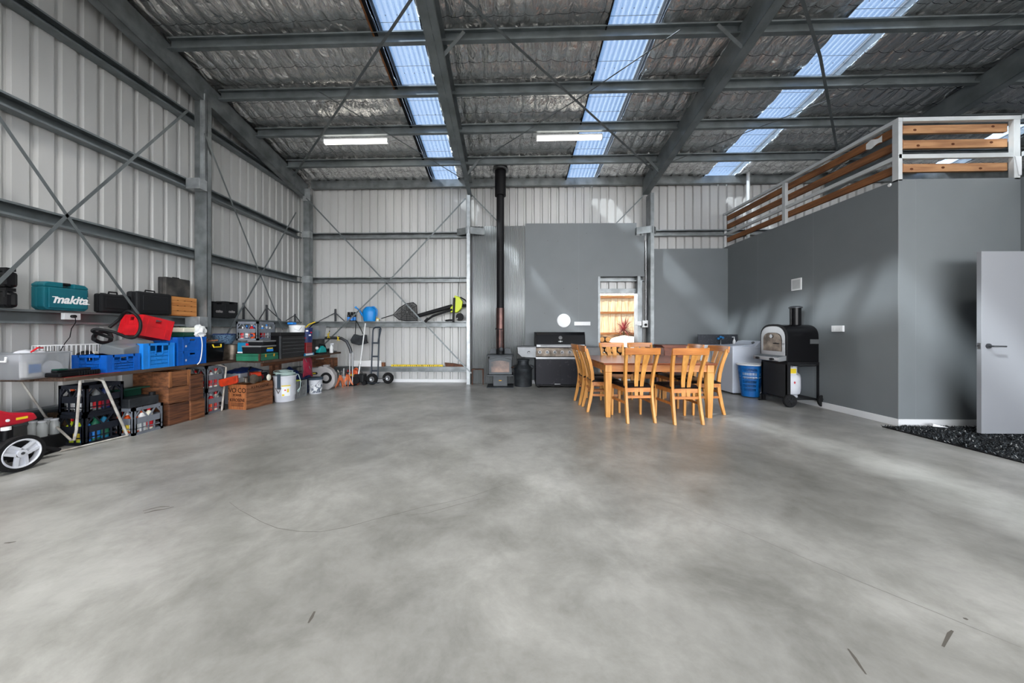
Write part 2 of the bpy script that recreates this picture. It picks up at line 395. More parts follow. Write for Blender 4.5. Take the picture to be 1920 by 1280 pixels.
# ---- roof: foil lining in strips with translucent sheets between
LIGHTS_X = [(-1.77, -1.18), (1.28, 1.97), (4.33, 5.0), (8.9, 9.5)]
edges = [XL] + [x for p in LIGHTS_X for x in p] + [XRR]
strips = [(edges[2*i], edges[2*i+1]) for i in range(len(edges)//2)]
PUR = [6.85, 6.0, 5.22, 4.42, 3.6, 2.8, 2.0, 1.2, 0.4]
PALL = [7.66]+PUR
from mathutils import noise as NZ
def foilz(x, y):
    rib = 0.2; u = (x % rib)/rib; pil = abs(math.sin(math.pi*u))**0.45
    k = 1.0
    for py in PALL:
        d = abs(y-py)
        if d < 0.16: k = min(k, d/0.16)
    n1 = NZ.noise(Vector((x*2.2, y*1.7, 0.3))); n2 = NZ.noise(Vector((x*9, y*5, 4.1))); n3 = NZ.noise(Vector((x*24, y*16, 9)))
    ws = 0.5+0.5*math.cos(2*math.pi*((y+20) % 0.3)/0.3)
    return zr(y)-0.042*pil*(0.6+0.8*abs(n1))*(0.4+0.6*k)+0.009*n2+0.005*n3 - 0.02*k*(1+n1) + 0.014*ws
b = MB()
for (x0, x1) in strips:
    x1b = min(x1, 12.9)
    nu = max(4, int((x1b-x0)/0.025)); nv = 190
    if x0 > 8: nu //= 3
    b.grid(lambda u, v: (x0+(x1b-x0)*u, 7.8-(7.8-3.0)*v, foilz(x0+(x1b-x0)*u, 7.8-(7.8-3.0)*v)), nu, nv)
    b.add([(x0, 3.0, zr(3.0)), (x1b, 3.0, zr(3.0)), (x1b, 0, zr(0)), (x0, 0, zr(0)), (x1b, YF, zr(-YF)), (x0, YF, zr(-YF))], [(0, 1, 2, 3), (3, 2, 4, 5)])
o = b.build('ceiling', 'foil', smooth=True, thick=0.004); struct(o, 'crinkled silver foil insulation under the roof sheets'); 
o = MB()
for (x0, x1) in strips:
    a, c = (x0+0.0 if x0 < -4 else x0+0.03), (x1-0.03)
    for y0, y1 in ((0, 7.98), (YF-0.3, 0)):
        f0, f1 = (zr(y0)+0.10, zr(y1)+0.10) if y0 == 0 else (zr(-y0)+0.10, zr(0)+0.10)
        o.prism([(y0, f0), (y1, f1), (y1, f1+0.012), (y0, f0+0.012)], 'yz', a-0.06, c+0.06)
o = o.build('roof_sheeting', 'galv'); struct(o, 'steel roof sheets above the foil lining')
for k, (x0, x1) in enumerate(LIGHTS_X):
    n = int(round((x1-x0+0.06)/0.076*8)); vs = []; P = [(x0-0.03+0.0095*i, 0.011*math.cos(2*math.pi*i/8)) for i in range(n+1)]
    for x, d in P: vs += [(x, 7.95, zr(7.95)+0.07+d), (x, 0, zr(0)+0.07+d), (x, YF, zr(-YF)+0.07+d)]
    b = MB(); fs = []
    for i in range(len(P)-1):
        for j in (0, 1): fs.append((3*i+j, 3*i+j+1, 3*i+4+j, 3*i+3+j))
    b.add(vs, fs); o = b.build('window_%d' % (k+1), 'skylight_sheet', smooth=True); o.data.polygons.foreach_set('use_smooth', [True]*len(o.data.polygons))
    struct(o, ['translucent corrugated skylight strip above the left light fitting and post', 'translucent skylight strip between the flue pipe and the doorway', 'translucent skylight strip over the timber railing', 'translucent skylight strip far right beyond the railing'][k])
    sc = MB()
    for py in PALL[:6]:
        for i in range(3, n-3, 16): sc.sph((P[i][0], py-0.09, zr(py-0.09)+0.052), 0.007, seg=6, rg=4)
    sc.build('roof_screw', 'steel_dark', o)
    w = MB(); wm = MB()
    for j in range(1, 16):
        y = 7.7-j*0.3
        wm.bar((x0, y, zr(y)+0.035), (x1, y, zr(y)+0.035), 0.004, 0.004)
    wm.build('safety_mesh', 'strap', o)
    d = MB(); y0, y1 = 0.2, 7.78
    d.prism([(y0, zr(y0)-0.03), (y1, zr(y1)-0.03), (y1, zr(y1)+0.09), (y0, zr(y0)+0.09)], 'yz', x0-0.012, x0-0.004)
    d.prism([(y0, zr(y0)-0.02), (y1, zr(y1)-0.02), (y1, zr(y1)+0.09), (y0, zr(y0)+0.09)], 'yz', x1+0.004, x1+0.012)
    if k < 2:
        wd = 0.05 if k == 0 else 0.022
        d.prism([(y0, zr(y0)-0.06), (y1, zr(y1)-0.06), (y1, zr(y1)+0.06), (y0, zr(y0)+0.06)], 'yz', x0-wd, x0-0.004)
    d.build('edge_trim', 'black' if k < 2 else 'galv', o)
    if k == 0: MB().prism([(2.0, zr(2.0)-0.062), (5.6, zr(5.6)-0.062), (5.6, zr(5.6)-0.03), (2.0, zr(2.0)-0.03)], 'yz', x0-0.075, x0-0.052).build('timber_strip', 'pine_dark', o)

# ---- steel members
def rafter(label, xw, dirn, wid, z_up=0.10, z_dn=0.43, m='galv_dark', yend=7.62, group=None, extra=None):
    t = thing('steel_rafter', label, 'rafter', (xw, yend, zr(yend)-z_dn), 0, group); t2 = -Vector(t.location)
    def pr(za, zb, x0, x1):
        b = MB(); b.M = Matrix.Translation(t2)
        b.prism([(yend, zr(yend)-za), (0, zr(0)-za), (0, zr(0)-zb), (yend, zr(yend)-zb)], 'yz', x0, x1)
        b.prism([(0, zr(0)-za), (YF, zr(-YF)-za), (YF, zr(-YF)-zb), (0, zr(0)-zb)], 'yz', x0, x1); return b
    xs = sorted((xw, xw+dirn*0.004)); pr(z_dn, z_up, *xs).build('web', m, t)
    fs = sorted((xw, xw+dirn*wid)); pr(z_dn, z_dn-0.005, *fs).build('bottom_flange', m, t)
    pr(z_up+0.005, z_up, *fs).build('top_flange', m, t)
    ls = sorted((xw+dirn*wid, xw+dirn*(wid-0.004))); pr(z_dn, z_dn-0.03, *ls).build('lip', 'galv', t)
    return t
rafter('grey steel rafter running up along the top of left wall', -4.66, -1, 0.13, m='galv')
t = rafter('steel rafter rising from the post left of the flue pipe', -0.95, 1, 0.09)
b = MB(); b.M = Matrix.Translation(-Vector(t.location)); ye = 6.4
b.prism([(ye, zr(ye)-0.43), (0, zr(0)-0.43), (0, zr(0)-0.425), (ye, zr(ye)-0.425)], 'yz', -1.06, -0.955); b.build('lapped_flange', 'galv_dark', t)
rafter('steel rafter rising from the post beside the doorway', 2.97, 1, 0.13)
rafter('steel rafter passing over the timber railing at right', 7.0, 1, 0.13, yend=7.7)
ordn = {0: 'nearest the back wall', 1: 'second out from the back wall', 2: 'carrying the two lit battens', 3: 'third from top of photo', 4: 'second from top of photo', 5: 'first inside the top of frame'}
nm = ['nearest the back wall', 'carrying the two light battens', 'just nearer than the light battens', 'highest in the photo, nearest the camera']
def cee(y0, y1, z0, z1, lip, opening):      # C section in yz, opening toward +y or -y
    t = 0.004
    if opening < 0: return [(y1, z0), (y0, z0), (y0, z0+lip), (y0+t, z0+lip), (y0+t, z0+t), (y1-t, z0+t), (y1-t, z1-t), (y0+t, z1-t), (y0+t, z1-lip), (y0, z1-lip), (y0, z1), (y1, z1)]
    return [(y0, z0), (y1, z0), (y1, z0+lip), (y1-t, z0+lip), (y1-t, z0+t), (y0+t, z0+t), (y0+t, z1-t), (y1-t, z1-t), (y1-t, z1-lip), (y1, z1-lip), (y1, z1), (y0, z1)]
for i, py in enumerate(PUR):
    if i > 5: break
    zb = zr(py)-0.205
    o = MB().prism(cee(py, py+0.065, zb, zb+0.155, 0.02, -1), 'yz', -4.655, XRR-0.05).build('roof_purlin', 'galv_dark')
    lab = nm[i] if i < 4 else 'above the camera, out toward the ridge' if i == 4 else 'above the camera, farthest toward the ridge'
    tag(o, 'long grey steel roof purlin %s' % lab, 'purlin', 'roof purlins')
o = MB().prism(cee(7.64, 7.72, 4.49, 4.655, 0.02, 1), 'yz', -4.6, XRR-0.05).build('eave_purlin', 'galv'); tag(o, 'bright galvanised eave beam along top of the back wall', 'beam')
# girts (C sections open to the room)
def girt_left(z0, z1, lab):
    P = [(x, z) for x, z in cee(-4.945, -4.82, z0, z1, 0.022, 1)]
    o = MB().prism(P, 'xz', -3.0, 7.64).build('wall_girt', 'galv_dark'); tag(o, lab, 'girt', 'girts along the left wall'); return o
girt_left(4.37, 4.49, 'steel girt along the left wall, topmost, near the roof')
girt_left(3.33, 3.47, 'steel girt along the left wall, second from the top')
girt_left(2.30, 2.44, 'steel girt along the left wall, where the near straps cross')
girt_left(1.26, 1.40, 'steel girt along the left wall used as shelf for tool cases')
girt_left(0.25, 0.38, 'steel girt along the left wall, lowest, behind the mower')
def girt_back(x0, x1, z0, z1, lab):
    o = MB().prism(cee(7.655, 7.775, z0, z1, 0.022, -1), 'yz', x0, x1).build('wall_girt', 'galv'); tag(o, lab, 'girt', 'girts along the back wall'); return o
girt_back(-4.8, -0.9, 3.33, 3.46, 'steel girt of back wall left bay, uppermost')
girt_back(-4.8, -0.9, 2.31, 2.43, 'steel girt of back wall left bay, behind where the straps cross')
girt_back(-4.8, -0.9, 1.28, 1.41, 'steel girt of back wall used as shelf for the leaf blower')
girt_back(-4.8, -0.9, 0.25, 0.37, 'lowest steel girt of back wall carrying the yellow level')
girt_back(3.16, XRR-0.1, 3.33, 3.46, 'steel girt on back wall right of the doorway post')
girt_back(1.9, 3.04, 2.31, 2.43, 'short steel girt above the open doorway')
# columns
def column(lab, pts, zt, m='galv'):
    x, y = pts[0]; t = thing('steel_column', lab, 'column', (x, y, 0)); return t
t = column('galvanised steel column on the left wall beside the timber crate', [(-4.7, 5.02)], 4.9)
c = MB(); c.box(-0.12, 0.08, -0.03, -0.026, 0, 3.55); c.box(0.076, 0.08, -0.03, 0.045, 0, 3.55); c.box(-0.12, -0.116, -0.03, 0.045, 0, 3.55); c.box(0.05, 0.08, 0.041, 0.045, 0, 3.55); c.build('shaft', 'galv', t)
c = MB(); zt = zr(5.02)-0.2; c.box(-0.02, 0.06, -0.045, -0.038, 3.45, zt-1.18+1.06); c.box(0.0, 0.006, -0.06, -0.038, 3.45, zt-0.12); c.build('top_bracket', 'galv_bright', t)
c = MB(); c.box(-0.12, 0.08, -0.03, -0.026, 3.55, zt-0.05); c.box(0.076, 0.08, -0.03, 0.045, 3.55, zt-0.2); c.build('splice', 'galv', t)
for z0, z1 in ((3.31, 3.47), (1.24, 1.40)):
    c = MB(); c.box(-0.13, 0.09, -0.17, -0.03, z0, z1) if z0 < 3 else c.box(-0.13, 0.083, -0.16, -0.032, z0, z1); 
    c.build('girt_bracket', 'galv_bright', t, bev=0.004)
t = column('steel corner column where left and back walls meet', [(-4.62, 7.5)], 4.4)
c = MB(); c.box(-0.075, 0.075, 0, 0.004, 0, 4.3); c.box(-0.075, -0.071, 0, 0.12, 0, 4.3); c.box(0.071, 0.075, 0, 0.12, 0, 4.3); c.build('shaft', 'galv', t)
c = MB(); c.box(-0.085, 0.09, -0.012, -0.002, 4.14, 4.42); c.build('haunch_plate', 'galv_bright', t)
for z in (3.38, 2.36): MB().box(-0.1, 0.078, -0.006, 0.1, z-0.07, z+0.08).build('girt_bracket', 'galv_bright', t)
t = column('pale steel post between the ribbed wall and corrugated panel', [(-0.92, 7.42)], 4.3)
c = MB(); c.box(-0.04, 0.04, 0, 0.004, 0, 4.2); c.box(0.036, 0.04, 0, 0.23, 0, 4.2); c.box(-0.04, 0.04, 0.226, 0.23, 0, 4.2); c.build('shaft', 'galv_bright', t)
c = MB(); c.prism([(0.23, 3.36), (0.0, 3.36), (0.0, 3.5), (0.23, 3.5)], 'yz', -0.06, -0.045); c.prism([(-0.04, -0.01), (0.35, 0.14), (0.35, 0.147), (-0.04, -0.003)], 'xy', 3.35, 3.5); c.prism([(0.04, -0.01), (-0.28, 0.16), (-0.28, 0.167), (0.04, -0.003)], 'xy', 3.35, 3.5); c.build('girt_bracket', 'galv', t)
MB().box(-0.05, 0.05, -0.02, -0.005, 0, 0.01).build('base_plate', 'galv', t)
t = column('steel post at right of the doorway with conduit beside it', [(3.1, 7.42)], 4.3)
c = MB(); c.box(-0.04, 0.04, 0, 0.004, 0, 4.2); c.box(-0.04, -0.036, 0, 0.23, 0, 4.2); c.box(-0.04, 0.04, 0.226, 0.23, 0, 4.2); c.build('shaft', 'galv', t)
c = MB(); c.prism([(-0.04, -0.012), (-0.3, 0.1), (-0.3, 0.107), (-0.04, -0.004)], 'xy', 3.33, 3.48); c.prism([(-0.3, 0.1), (-0.3, 0.2), (-0.293, 0.2), (-0.293, 0.1)], 'xy', 3.33, 3.48); c.prism([(0.0, -0.012), (0.12, 0.1), (0.12, 0.107), (0.0, -0.004)], 'xy', 3.33, 3.48); c.build('girt_bracket', 'galv', t)
t = column('steel column on the left wall out beyond left edge of photo', [(-4.7, 2.45)], 4.9)
c = MB(); c.box(-0.12, 0.08, -0.03, -0.026, 0, 4.9); c.box(0.076, 0.08, -0.03, 0.045, 0, 4.9); c.build('shaft', 'galv', t)
# fly braces (short plates between rafter and purlin)
for n_, (a, b_, lab) in enumerate((((-0.87, 4.42), (-0.6, 4.42), 'short steel fly brace beside the left middle rafter near top of photo'), ((2.97, 4.42), (2.66, 4.42), 'short steel fly brace left of the right rafter near top of photo'), ((2.99, 6.85), (2.72, 6.85), 'short steel fly brace left of the right rafter near the back wall'), ((-0.87, 6.85), (-0.62, 6.85), 'short steel fly brace above the black flue pipe'))):
    p = Vector((a[0], a[1]-0.03, zr(a[1])-0.42)); q = Vector((b_[0], b_[1]-0.03, zr(b_[1])-0.12))
    o = MB().bar(p, q, 0.05, 0.006, up=(0, 1, 0)); 
    o = MB().bar(p, q, 0.006, 0.07, up=(0, 0, 1)) if False else o
    tag(o.build('fly_brace', 'galv'), lab, 'brace', 'fly braces')
# flat bracing straps
def strap(name, pts, w, lab, grp, up, holes=False):
    b = MB()
    for p, q in zip(pts, pts[1:]): b.bar(p, q, w, 0.003, up=up)
    tag(b.build('bracing_strap', 'strap'), lab, 'strap', grp)
XS = -4.6
def L2(*ps): return [aX(u, v, XS) for u, v in ps]
strap('s', L2((-40, 165), (125, 403), (262, 592)), 0.03, 'steel brace strap on left wall falling right across the near bay', 'left wall brace straps', (1, 0, 0))
strap('s', L2((-60, 586), (125, 405), (352, 207)), 0.03, 'steel brace strap on left wall rising right across the near bay', 'left wall brace straps', (1, 0, 0))
strap('s', L2((384, 250), (487, 512), (530, 618)), 0.03, 'steel brace strap on left wall falling right in the far bay', 'left wall brace straps', (1, 0, 0))
strap('s', L2((555, 398), (487, 519), (418, 640)), 0.03, 'steel brace strap on left wall rising right in the far bay', 'left wall brace straps', (1, 0, 0))
def B2(*ps): return [aY(u, v, 7.42) for u, v in ps]
strap('s', B2((574, 371), (725, 531), (884, 700)), 0.03, 'steel brace strap on back wall falling to foot of pale post', 'back wall brace straps', (0, 1, 0))
strap('s', B2((873, 372), (725, 531), (598, 655)), 0.03, 'steel brace strap on back wall falling left behind the bench', 'back wall brace straps', (0, 1, 0))
def B3(*ps): return [aY(u, v, 7.64) for u, v in ps]
strap('s', B3((884, 365), (942, 424)), 0.025, 'short visible brace strap end behind the flue pipe', 'back wall brace straps', (0, 1, 0))
strap('s', B3((1208, 365), (1150, 424)), 0.025, 'short visible brace strap end above the grey panel', 'back wall brace straps', (0, 1, 0))
def R2(*ps): return [rf(u, v, -0.235) for u, v in ps]
UPR = (0, 0.17, 1)
strap('s', R2((790, -30), (551, 330)), 0.035, 'roof brace strap crossing the leftmost skylight', 'roof brace straps', UPR)
strap('s', R2((592, 168), (872, 338)), 0.018, 'thin roof brace strap passing below the left light batten', 'roof brace straps', UPR)
strap('s', R2((840, -30), (1236, 330)), 0.035, 'roof brace strap crossing behind the right light batten', 'roof brace straps', UPR)
strap('s', R2((1277, 55), (1100, 175), (898, 302)), 0.018, 'thin roof brace strap crossing the middle skylight', 'roof brace straps', UPR)
strap('s', R2((1495, -30), (1538, 107), (1571, 288)), 0.035, 'roof brace strap crossing the right skylight, steepest of all', 'roof brace straps', UPR)
strap('s', R2((1960, 2), (1560, 185), (1262, 302)), 0.02, 'thin roof brace strap reaching far right over the railing', 'roof brace straps', UPR)

# ---- back wall linings
b = MB(); x = -0.86; vs = []; fs = []; n = int((0.34+0.86)/0.038*8)
for i in range(n+1):
    xx = -0.86+(1.2)*i/n; d = 0.010*math.cos(2*math.pi*i/8); vs += [(xx, 7.615+d, 0.0), (xx, 7.615+d, 3.565)]
b.add(vs, [(2*i, 2*i+2, 2*i+3, 2*i+1) for i in range(n)]); o = b.build('wall_corrugated_panel', 'zinc', thick=0.0012); o.data.polygons.foreach_set('use_smooth', [True]*len(o.data.polygons)); struct(o, 'fine corrugated silver iron panel behind the wood heater')
PA = [(0.345, 0), (0.345, 3.615), (2.83, 3.6), (2.83, 3.32), (3.0, 3.32), (3.0, 2.41), (1.97, 2.41), (1.97, 0)]
o = MB().prism(PA, 'xz', 7.6, 7.612).build('wall_panel', 'plaster'); struct(o, 'tall grey painted lining panel behind the barbecue')
b = MB(); b.box(1.543, 1.546, 7.599, 7.6, 0, 3.6).build('panel_joint', 'seam', o)
b = MB()
for u, v in ((1027, 451), (1046, 452), (1100, 437), (1082, 541), (1034, 551), (1021, 587), (1170, 436), (1057, 541)):
    p = aY(u, v, 7.599); b.box(p[0]-0.006, p[0]+0.006, 7.598, 7.6, p[2]-0.006, p[2]+0.006)
b.build('nail_hole', 'stain', o)
o = MB().box(3.16, 4.83, 7.6, 7.612, 0, 3.02).build('wall_panel_short', 'plaster'); struct(o, 'lower grey painted lining panel right of the doorway post')
o = MB().box(0.34, 0.64, 7.585, 7.6, 0, 0.08).build('baseboard_panel', 'skirting'); struct(o)
# door opening framing
o = MB().box(DX0-0.05, DX0, 7.6, 7.82, 0, 2.41).box(DX1, DX1+0.06, 7.6, 7.82, 0, 2.41).box(DX0, DX1, 7.7, 7.82, DZ, DZ+0.1).build('trim_doorway', 'galv'); struct(o, 'galvanised steel framing around the open doorway')
# ---- mezzanine room
BX, BY, BZ, RX = 4.83, 4.33, 3.07, 6.28
o = MB().box(BX, BX+0.09, BY, YB-0.02, 0, BZ).build('wall_mezzanine_side', 'plaster'); struct(o, 'long grey side wall of the room under the mezzanine'); ws = o
b = MB()
for u in (1525, 1421):
    y = aX(u, 500, BX)[1]; b.box(BX-0.001, BX, y-0.002, y+0.002, 0.1, BZ)
b.build('panel_joint', 'seam', ws)
o = MB().box(BX+0.09, RX+0.1, BY, BY+0.09, 0, BZ).build('wall_mezzanine_front', 'plaster'); struct(o, 'grey end wall of the room under the mezzanine')
x = aY(1717, 600, BY)[0]; MB().box(x-0.0015, x+0.0015, BY-0.001, BY, 0.1, BZ).build('panel_joint', 'seam', o)
MB().box(BX-0.003, BX, BY-0.003, BY+0.004, 0.09, BZ).build('corner_bead', 'seam', o)
o = MB().box(RX, RX+0.1, 1.0, 3.05, 0, BZ).box(RX, RX+0.1, 3.97, BY, 0, BZ).box(RX, RX+0.1, 3.05, 3.97, 2.09, BZ).build('wall_mezzanine_return', 'plaster'); struct(o, 'grey return wall holding the white door')
o = MB().box(BX+0.01, XRR-0.1, BY+0.02, YB-0.1, 2.9, 3.04).box(RX+0.1, XRR-0.1, 1.0, BY+0.02, 2.9, 3.04).build('floor_mezzanine', 'grey_mid'); struct(o, 'timber mezzanine deck behind the railing')
b = MB().box(BX-0.014, BX, BY-0.014, 5.2, 0, 0.09).box(BX-0.014, BX, 5.2, YB-0.2, 0, 0.09); o = b.build('baseboard_side', 'skirting', bev=0.003); struct(o)
o = MB().box(BX, RX, BY-0.014, BY, 0, 0.09).build('baseboard_front', 'skirting'); struct(o)
o = MB().box(RX-0.016, RX, 3.97, 4.06, 0, 2.14).box(RX-0.016, RX, 2.96, 3.05, 0, 2.14).box(RX-0.016, RX, 2.96, 4.06, 2.09, 2.18).build('trim_door', 'white_paint'); struct(o, 'white door frame at right edge')
# railing
t = thing('mezzanine_railing', 'white steel railing with three timber boards running back along mezzanine edge', 'railing', (BX, BY, BZ), 0, None); ML = Matrix.Translation((-BX, -BY, -BZ))
def PB(): q = MB(); q.M = ML; return q
for y in (4.33, 6.05, 7.72): PB().box(BX, BX+0.05, y, y+0.07, BZ-0.02, 3.79).build('post', 'rail_white', t, bev=0.003)
PB().box(BX, BX+0.05, 4.33, 7.77, 3.79, 3.84).build('top_rail', 'rail_white', t, bev=0.004)
PB().box(BX+0.005, BX+0.045, 4.33, 7.77, 3.33, 3.385).build('mid_rail', 'rail_white', t, bev=0.004)
for z0, z1 in ((3.67, 3.77), (3.48, 3.585), (3.185, 3.285)):
    PB().box(BX+0.055, BX+0.095, 4.36, 7.72, z0, z1).build('timber_board', 'pine_dark', t, bev=0.003)
t = thing('mezzanine_railing', 'white steel railing with three knotty timber boards facing the camera', 'railing', (BX, BY, BZ), 0, None)
PB().box(6.205, 6.28, 4.33, 4.38, BZ-0.02, 3.79).build('post', 'rail_white', t, bev=0.003)
PB().box(BX+0.052, 6.3, 4.33, 4.38, 3.79, 3.84).build('top_rail', 'rail_white', t, bev=0.004)
PB().box(BX+0.052, 6.205, 4.335, 4.375, 3.33, 3.385).build('mid_rail', 'rail_white', t, bev=0.004)
PB().prism([(6.205, 3.33), (6.28, 3.33), (6.28, 3.1), (6.25, 3.1)], 'xz', 4.32, 4.33).build('gusset', 'white_paint', t)
kn = {0: [0.16, 1.1], 1: [0.2, 0.62, 1.08], 2: [0.12, 0.5, 0.95]}
for k, (z0, z1) in enumerate(((3.67, 3.77), (3.48, 3.585), (3.185, 3.285))):
    bd = PB().box(BX+0.098, 6.205, 4.385, 4.425, z0, z1).build('timber_board', 'pine_y', t, bev=0.003)
    q = PB()
    for kx in kn[k]: q.sph((BX+0.1+kx, 4.384, z0+random.uniform(0.03, 0.07)), 0.018, (1.2, 0.12, 0.8), seg=10, rg=6)
    q.build('knot', 'knot', bd)
# railing that turns toward the camera
t = thing('mezzanine_railing', 'end of white steel railing turning toward camera at the right edge', 'railing', (RX, 1.0, BZ), 0, None)
q = MB(); q.M = Matrix.Translation((-RX, -1.0, -BZ)); q.box(6.285, 6.33, 1.0, 4.325, 3.79, 3.84).box(6.285, 6.325, 1.0, 4.325, 3.33, 3.385).build('rail', 'rail_white', t)
q = MB(); q.M = Matrix.Translation((-RX, -1.0, -BZ)); q.box(6.29, 6.34, 2.6, 2.67, BZ, 3.79).build('post', 'rail_white', t)
o = MB().tube([(5.2, 7.5, 3.045), (5.2, 7.5, zr(7.5)-0.03)], 0.032, 14).build('white_pole', 'white_paint', smooth=True); tag(o, 'slim white pole standing behind the mezzanine railing', 'pole')
p = aX(1668, 347, BX-0.001); o = MB().lathe([(0.001, 0.012), (0.014, 0.012), (0.022, 0.0)], 16, Matrix.Translation((BX, p[1], p[2])) @ Matrix.Rotation(R(-90), 4, 'Y')).build('wall_button', 'white_plastic', smooth=True); tag(o, 'small round white fitting high on grey wall corner', 'fitting')
p = aY(0, 0, 1)
# paper tag stuck on a board
y0 = aX(1640, 265, BX+0.05)[1]; o = MB().grid(lambda u, v: (BX+0.05+0.003*math.sin(9*u), y0-0.09+0.2*u, 3.66+0.09*v+0.015*math.sin(7*u+3*v)), 8, 5).build('paper_label', 'paper', thick=0.001); tag(o, 'torn white paper label on the top timber board', 'label')

# ================================================================== LAMPS
def batten(x0, x1, y, lab):
    z = zr(6.0)-0.215
    t = thing('batten_light', lab, 'light', ((x0+x1)/2, y, z), 0, 'batten lights on the purlin'); L = (x1-x0)/2
    MB().box(-L, L, -0.035, 0.035, -0.03, 0).build('housing', 'white_paint', t, bev=0.003)
    d = MB().prism([(-0.04, -0.03), (-0.036, -0.075), (-0.02, -0.09), (0.02, -0.09), (0.036, -0.075), (0.04, -0.03)], 'yz', -L+0.01, L-0.01).build('diffuser', 'lamp_glow', t, smooth=True)
    MB().box(-L-0.004, -L+0.012, -0.042, 0.042, -0.094, -0.02).box(L-0.012, L+0.004, -0.042, 0.042, -0.094, -0.02).build('end_cap', 'white_plastic', t)
    la = bpy.data.lights.new('batten_lamp', 'AREA'); la.shape = 'RECTANGLE'; la.size = 2*L; la.size_y = 0.08; la.energy = LAMP; la.color = (1, 0.97, 0.92)
    lo = bpy.data.objects.new('batten_lamp', la); COL.objects.link(lo); lo.parent = t; lo.location = (0, 0, -0.1)
batten(-3.43, -2.24, 6.12, 'lit white batten light on the purlin at left')
batten(0.48, 1.66, 6.12, 'lit white batten light on the purlin above flue and barbecue')

def fill_panel(x, y, lab):  # added fill lights, out of view, to brighten the near floor and walls
    z = roofz(y)-0.5
    t = thing('fill_light', lab, 'light', (x, y, z), 0, 'added fill lights over the front half of the shed')
    MB().box(-0.6, 0.6, -0.16, 0.16, 0, 0.05).build('housing', 'white_paint', t, bev=0.003)
    MB().box(-0.57, 0.57, -0.14, 0.14, -0.008, 0).build('diffuser', 'lamp_glow', t)
    for s in (-0.4, 0.4): MB().tube([(s, 0, 0.05), (s, 0, 0.46)], 0.006, 6).build('hanger', 'galv', t)
    la = bpy.data.lights.new('fill_lamp', 'AREA'); la.shape = 'RECTANGLE'; la.size = 1.14; la.size_y = 0.28; la.energy = FILL_ENERGY*(1.45 if x < -1 else 0.9); la.spread = R(122); la.color = (1, 0.985, 0.95)
    lo = bpy.data.objects.new('fill_lamp', la); COL.objects.link(lo); lo.parent = t; lo.location = (0, 0, -0.012)
for y, w1 in ((1.9, 'over the camera'), (-0.8, 'just behind the camera'), (-4.0, 'near the open front')):
    for x, w2 in ((-3.3, 'leftmost'), (0.2, 'second from left'), (3.9, 'third from left'), (8.0, 'rightmost')):
        fill_panel(x, y, 'added unseen fill light panel %s, %s of its row' % (w1, w2))

# ================================================================== TABLE AND CHAIRS
TX0, TX1, TY0, TY1 = 1.27, 2.80, 4.60, 6.10
tc_ = ((TX0+TX1)/2, (TY0+TY1)/2)
t = thing('dining_table', 'square honey oak dining table with tapered legs', 'table', (*tc_, 0)); hx = (TX1-TX0)/2; hy = (TY1-TY0)/2
MB().taper((-hx+0.012, hx-0.012, -hy+0.012, hy-0.012), (-hx, hx, -hy, hy), 0.722, 0.75).build('tabletop', 'oak_top', t, bev=0.004)
for sxx in (-1, 1):
    for syy in (-1, 1):
        cx, cyy = sxx*(hx-0.08), syy*(hy-0.08)
        MB().taper((cx-0.03, cx+0.03, cyy-0.03, cyy+0.03), (cx-0.045, cx+0.045, cyy-0.045, cyy+0.045), 0, 0.62).box(cx-0.045, cx+0.045, cyy-0.045, cyy+0.045, 0.622, 0.722).build('leg', 'oak', t, bev=0.003)
for s in (-1, 1):
    MB().box(-hx+0.125, hx-0.125, s*(hy-0.06)-0.011, s*(hy-0.06)+0.011, 0.628, 0.722).build('apron', 'oak_h', t)
    MB().box(s*(hx-0.06)-0.011, s*(hx-0.06)+0.011, -hy+0.125, hy-0.125, 0.628, 0.722).build('apron', 'oak_h', t)

